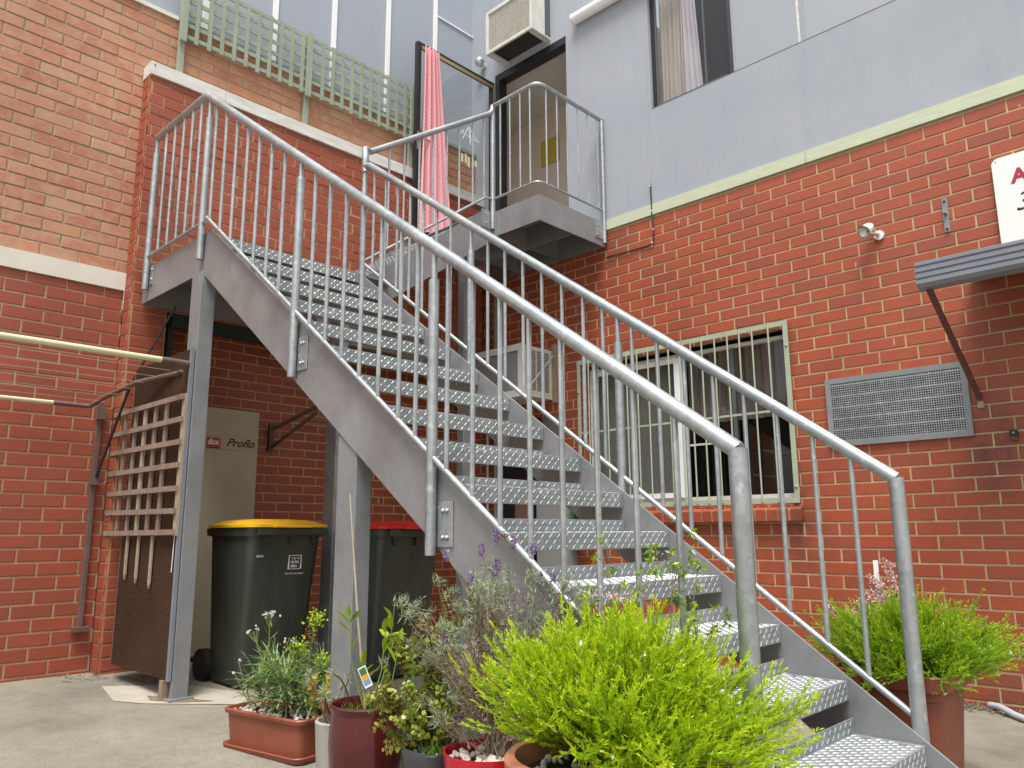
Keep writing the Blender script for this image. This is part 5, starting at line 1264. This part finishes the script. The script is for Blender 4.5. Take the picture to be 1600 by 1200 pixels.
for i in range(34): lav_stem(RU(random.gauss(-.1, .5), .8, random.gauss(.0, .3)), random.uniform(.15, .30), RU(random.uniform(-.3, .2), -.1), leafy=random.random() < .35)
def lav_flower(base, tip, s_=1.):
    base, tip = Vector(base), Vector(tip); mid = base.lerp(tip, .55)+RU(.01, -.005); st.tube([base, mid, tip], .0012, 4, cap=False)
    for i in range(70):
        t = random.random(); q = tip+Vector((0, 0, (t-.5)*.036*s_)); a = random.uniform(0, 2*PI); r = .006*s_*(1-abs(t-.45))
        fl.add(q+Vector((r*math.cos(a), r*math.sin(a), 0)), Vector((math.cos(a), math.sin(a), .9)), .008*s_, .005*s_, random.random())
def LP(a, b_, f=0): return root+_R*a+Vector((0, 0, b_))-Vector((-math.sin(YAW), math.cos(YAW), 0))*f
for (a0, b0, a1, b1) in ((-.10, .47, -.165, .585), (-.05, .49, -.055, .600), (-.03, .48, -.010, .645), (.03, .49, .045, .620), (.07, .47, .105, .605), (-.02, .48, -.005, .555), (.0, .48, -.015, .540), (.10, .44, .125, .520), (.11, .44, .165, .512), (-.09, .46, -.09, .515), (-.12, .28, -.165, .335), (.10, .40, .22, .46), (-.07, .10, -.12, .10)):
    lav_flower(LP(a0, b0), LP(a1, b1))
pts = [LP(-.06, .47), LP(-.04, .57), LP(-.0, .635), LP(.03, .645)]; st.tube(pts, .0013, 4)
for i in range(60): dr.add(LP(.02+random.gauss(0, .012), .645+random.gauss(0, .005)), rv(), .012, .005, random.random())
lv.build('grey_green_tips', 'silver_leaf', lvd); st.build('woody_stems', 'stem_dry', lvd)['kind'] = 'stuff'; fl.build('purple_flowers', 'lav', lvd, 'oval'); dr.build('dead_leaves', 'dry_flower', lvd)

# pelargonium and spindly plant behind the bush
sp_ = thing('spindly_herb', 'spindly leggy herb with small pale pink flowers behind the golden bush', 'plant', (4.35, -3.2, -.9))
random.seed(23); lv = Leaves(); st = MB(); fl = Leaves(); base = Vector((4.40, -3.50, -.80))
cw2 = Vector(c)
for (a, h) in ((.02, .62), (.05, .66), (.09, .60), (.12, .70), (.16, .63), (-.02, .5), (-.10, .66), (-.13, .55), (.20, .48), (.14, .5)):
    top = base+_R*a+Vector((0, 0, h)); mid = base+_R*(a*.5+random.gauss(0, .01))+Vector((0, 0, h*.55)); pts = [base, mid, base+_R*(a*.8+random.gauss(0, .012))+Vector((0, 0, h*.8)), top]
    st.tube(pts, [.003, .0022, .0017, .001], 5)
    for k in range(5):
        q, dd = along(pts, random.uniform(.68, 1)); sub = path(q, dd+_R*random.gauss(0, .6)+rv(.2), random.uniform(.02, .06), 3, (0, 0, .1), .1); st.tube(sub, .0008, 3, cap=False)
        for i in range(12): lv.add(sub[-1]+rv(.004), rv()+Vector((0, 0, -.3)), random.uniform(.014, .026), .007, random.random())
    if random.random() < .6:
        for i in range(26): fl.add(top+Vector((random.gauss(0, .011), random.gauss(0, .011), random.gauss(-.01, .02))), rv(), .006, .005, random.random())
lv.build('leaves', 'lemon', sp_); st.build('stems', 'stem_dry', sp_)['kind'] = 'stuff'; fl.build('flowers', 'pink_petal', sp_, 'oval')
su = thing('pink_succulent', 'flowering succulent with a flat topped cluster of pale pink blooms', 'plant', (4.15, -3.4, -.8))
lv = Leaves(); st = MB(); fl = Leaves(); b0 = Vector((4.22, -3.42, -.8))
for k in range(7):
    tip = b0+_R*(.02+random.gauss(0, .03))+Vector((0, 0, .54+random.gauss(0, .01))); st.tube([b0, b0.lerp(tip, .7)+rv(.01), tip], .0022, 5)
    for i in range(26): fl.add(tip+Vector((random.gauss(0, .018), random.gauss(0, .018), abs(random.gauss(0, .008)))), rv(), .006, .005, random.random())
    for i in range(22): lv.add(tip+Vector((random.gauss(0, .012), random.gauss(0, .012), random.uniform(-.07, -.01))), rv()+Vector((0, 0, .5)), .014, .006, random.random())
lv.build('leaves', 'jade', su, 'oval'); st.build('stems', 'stem_green', su)['kind'] = 'stuff'; fl.build('flowers', 'pink_petal', su, 'oval')
hp = thing('plain_black_pot', 'plain dark pot half hidden behind the golden bush', 'plant pot', (4.3, -3.46, -1.07))
ch = (4.31, -3.465, 0); zb = gz(4.3); pot(hp, 'pot_body', 'rubber', ch, [(0, zb), (.09, zb), (.11, -.82), (.11, -.80), (.10, -.80), (.10, -.83)]); MB().disc((ch[0], ch[1], -.82), .1).build('soil_surface', 'soil', hp)
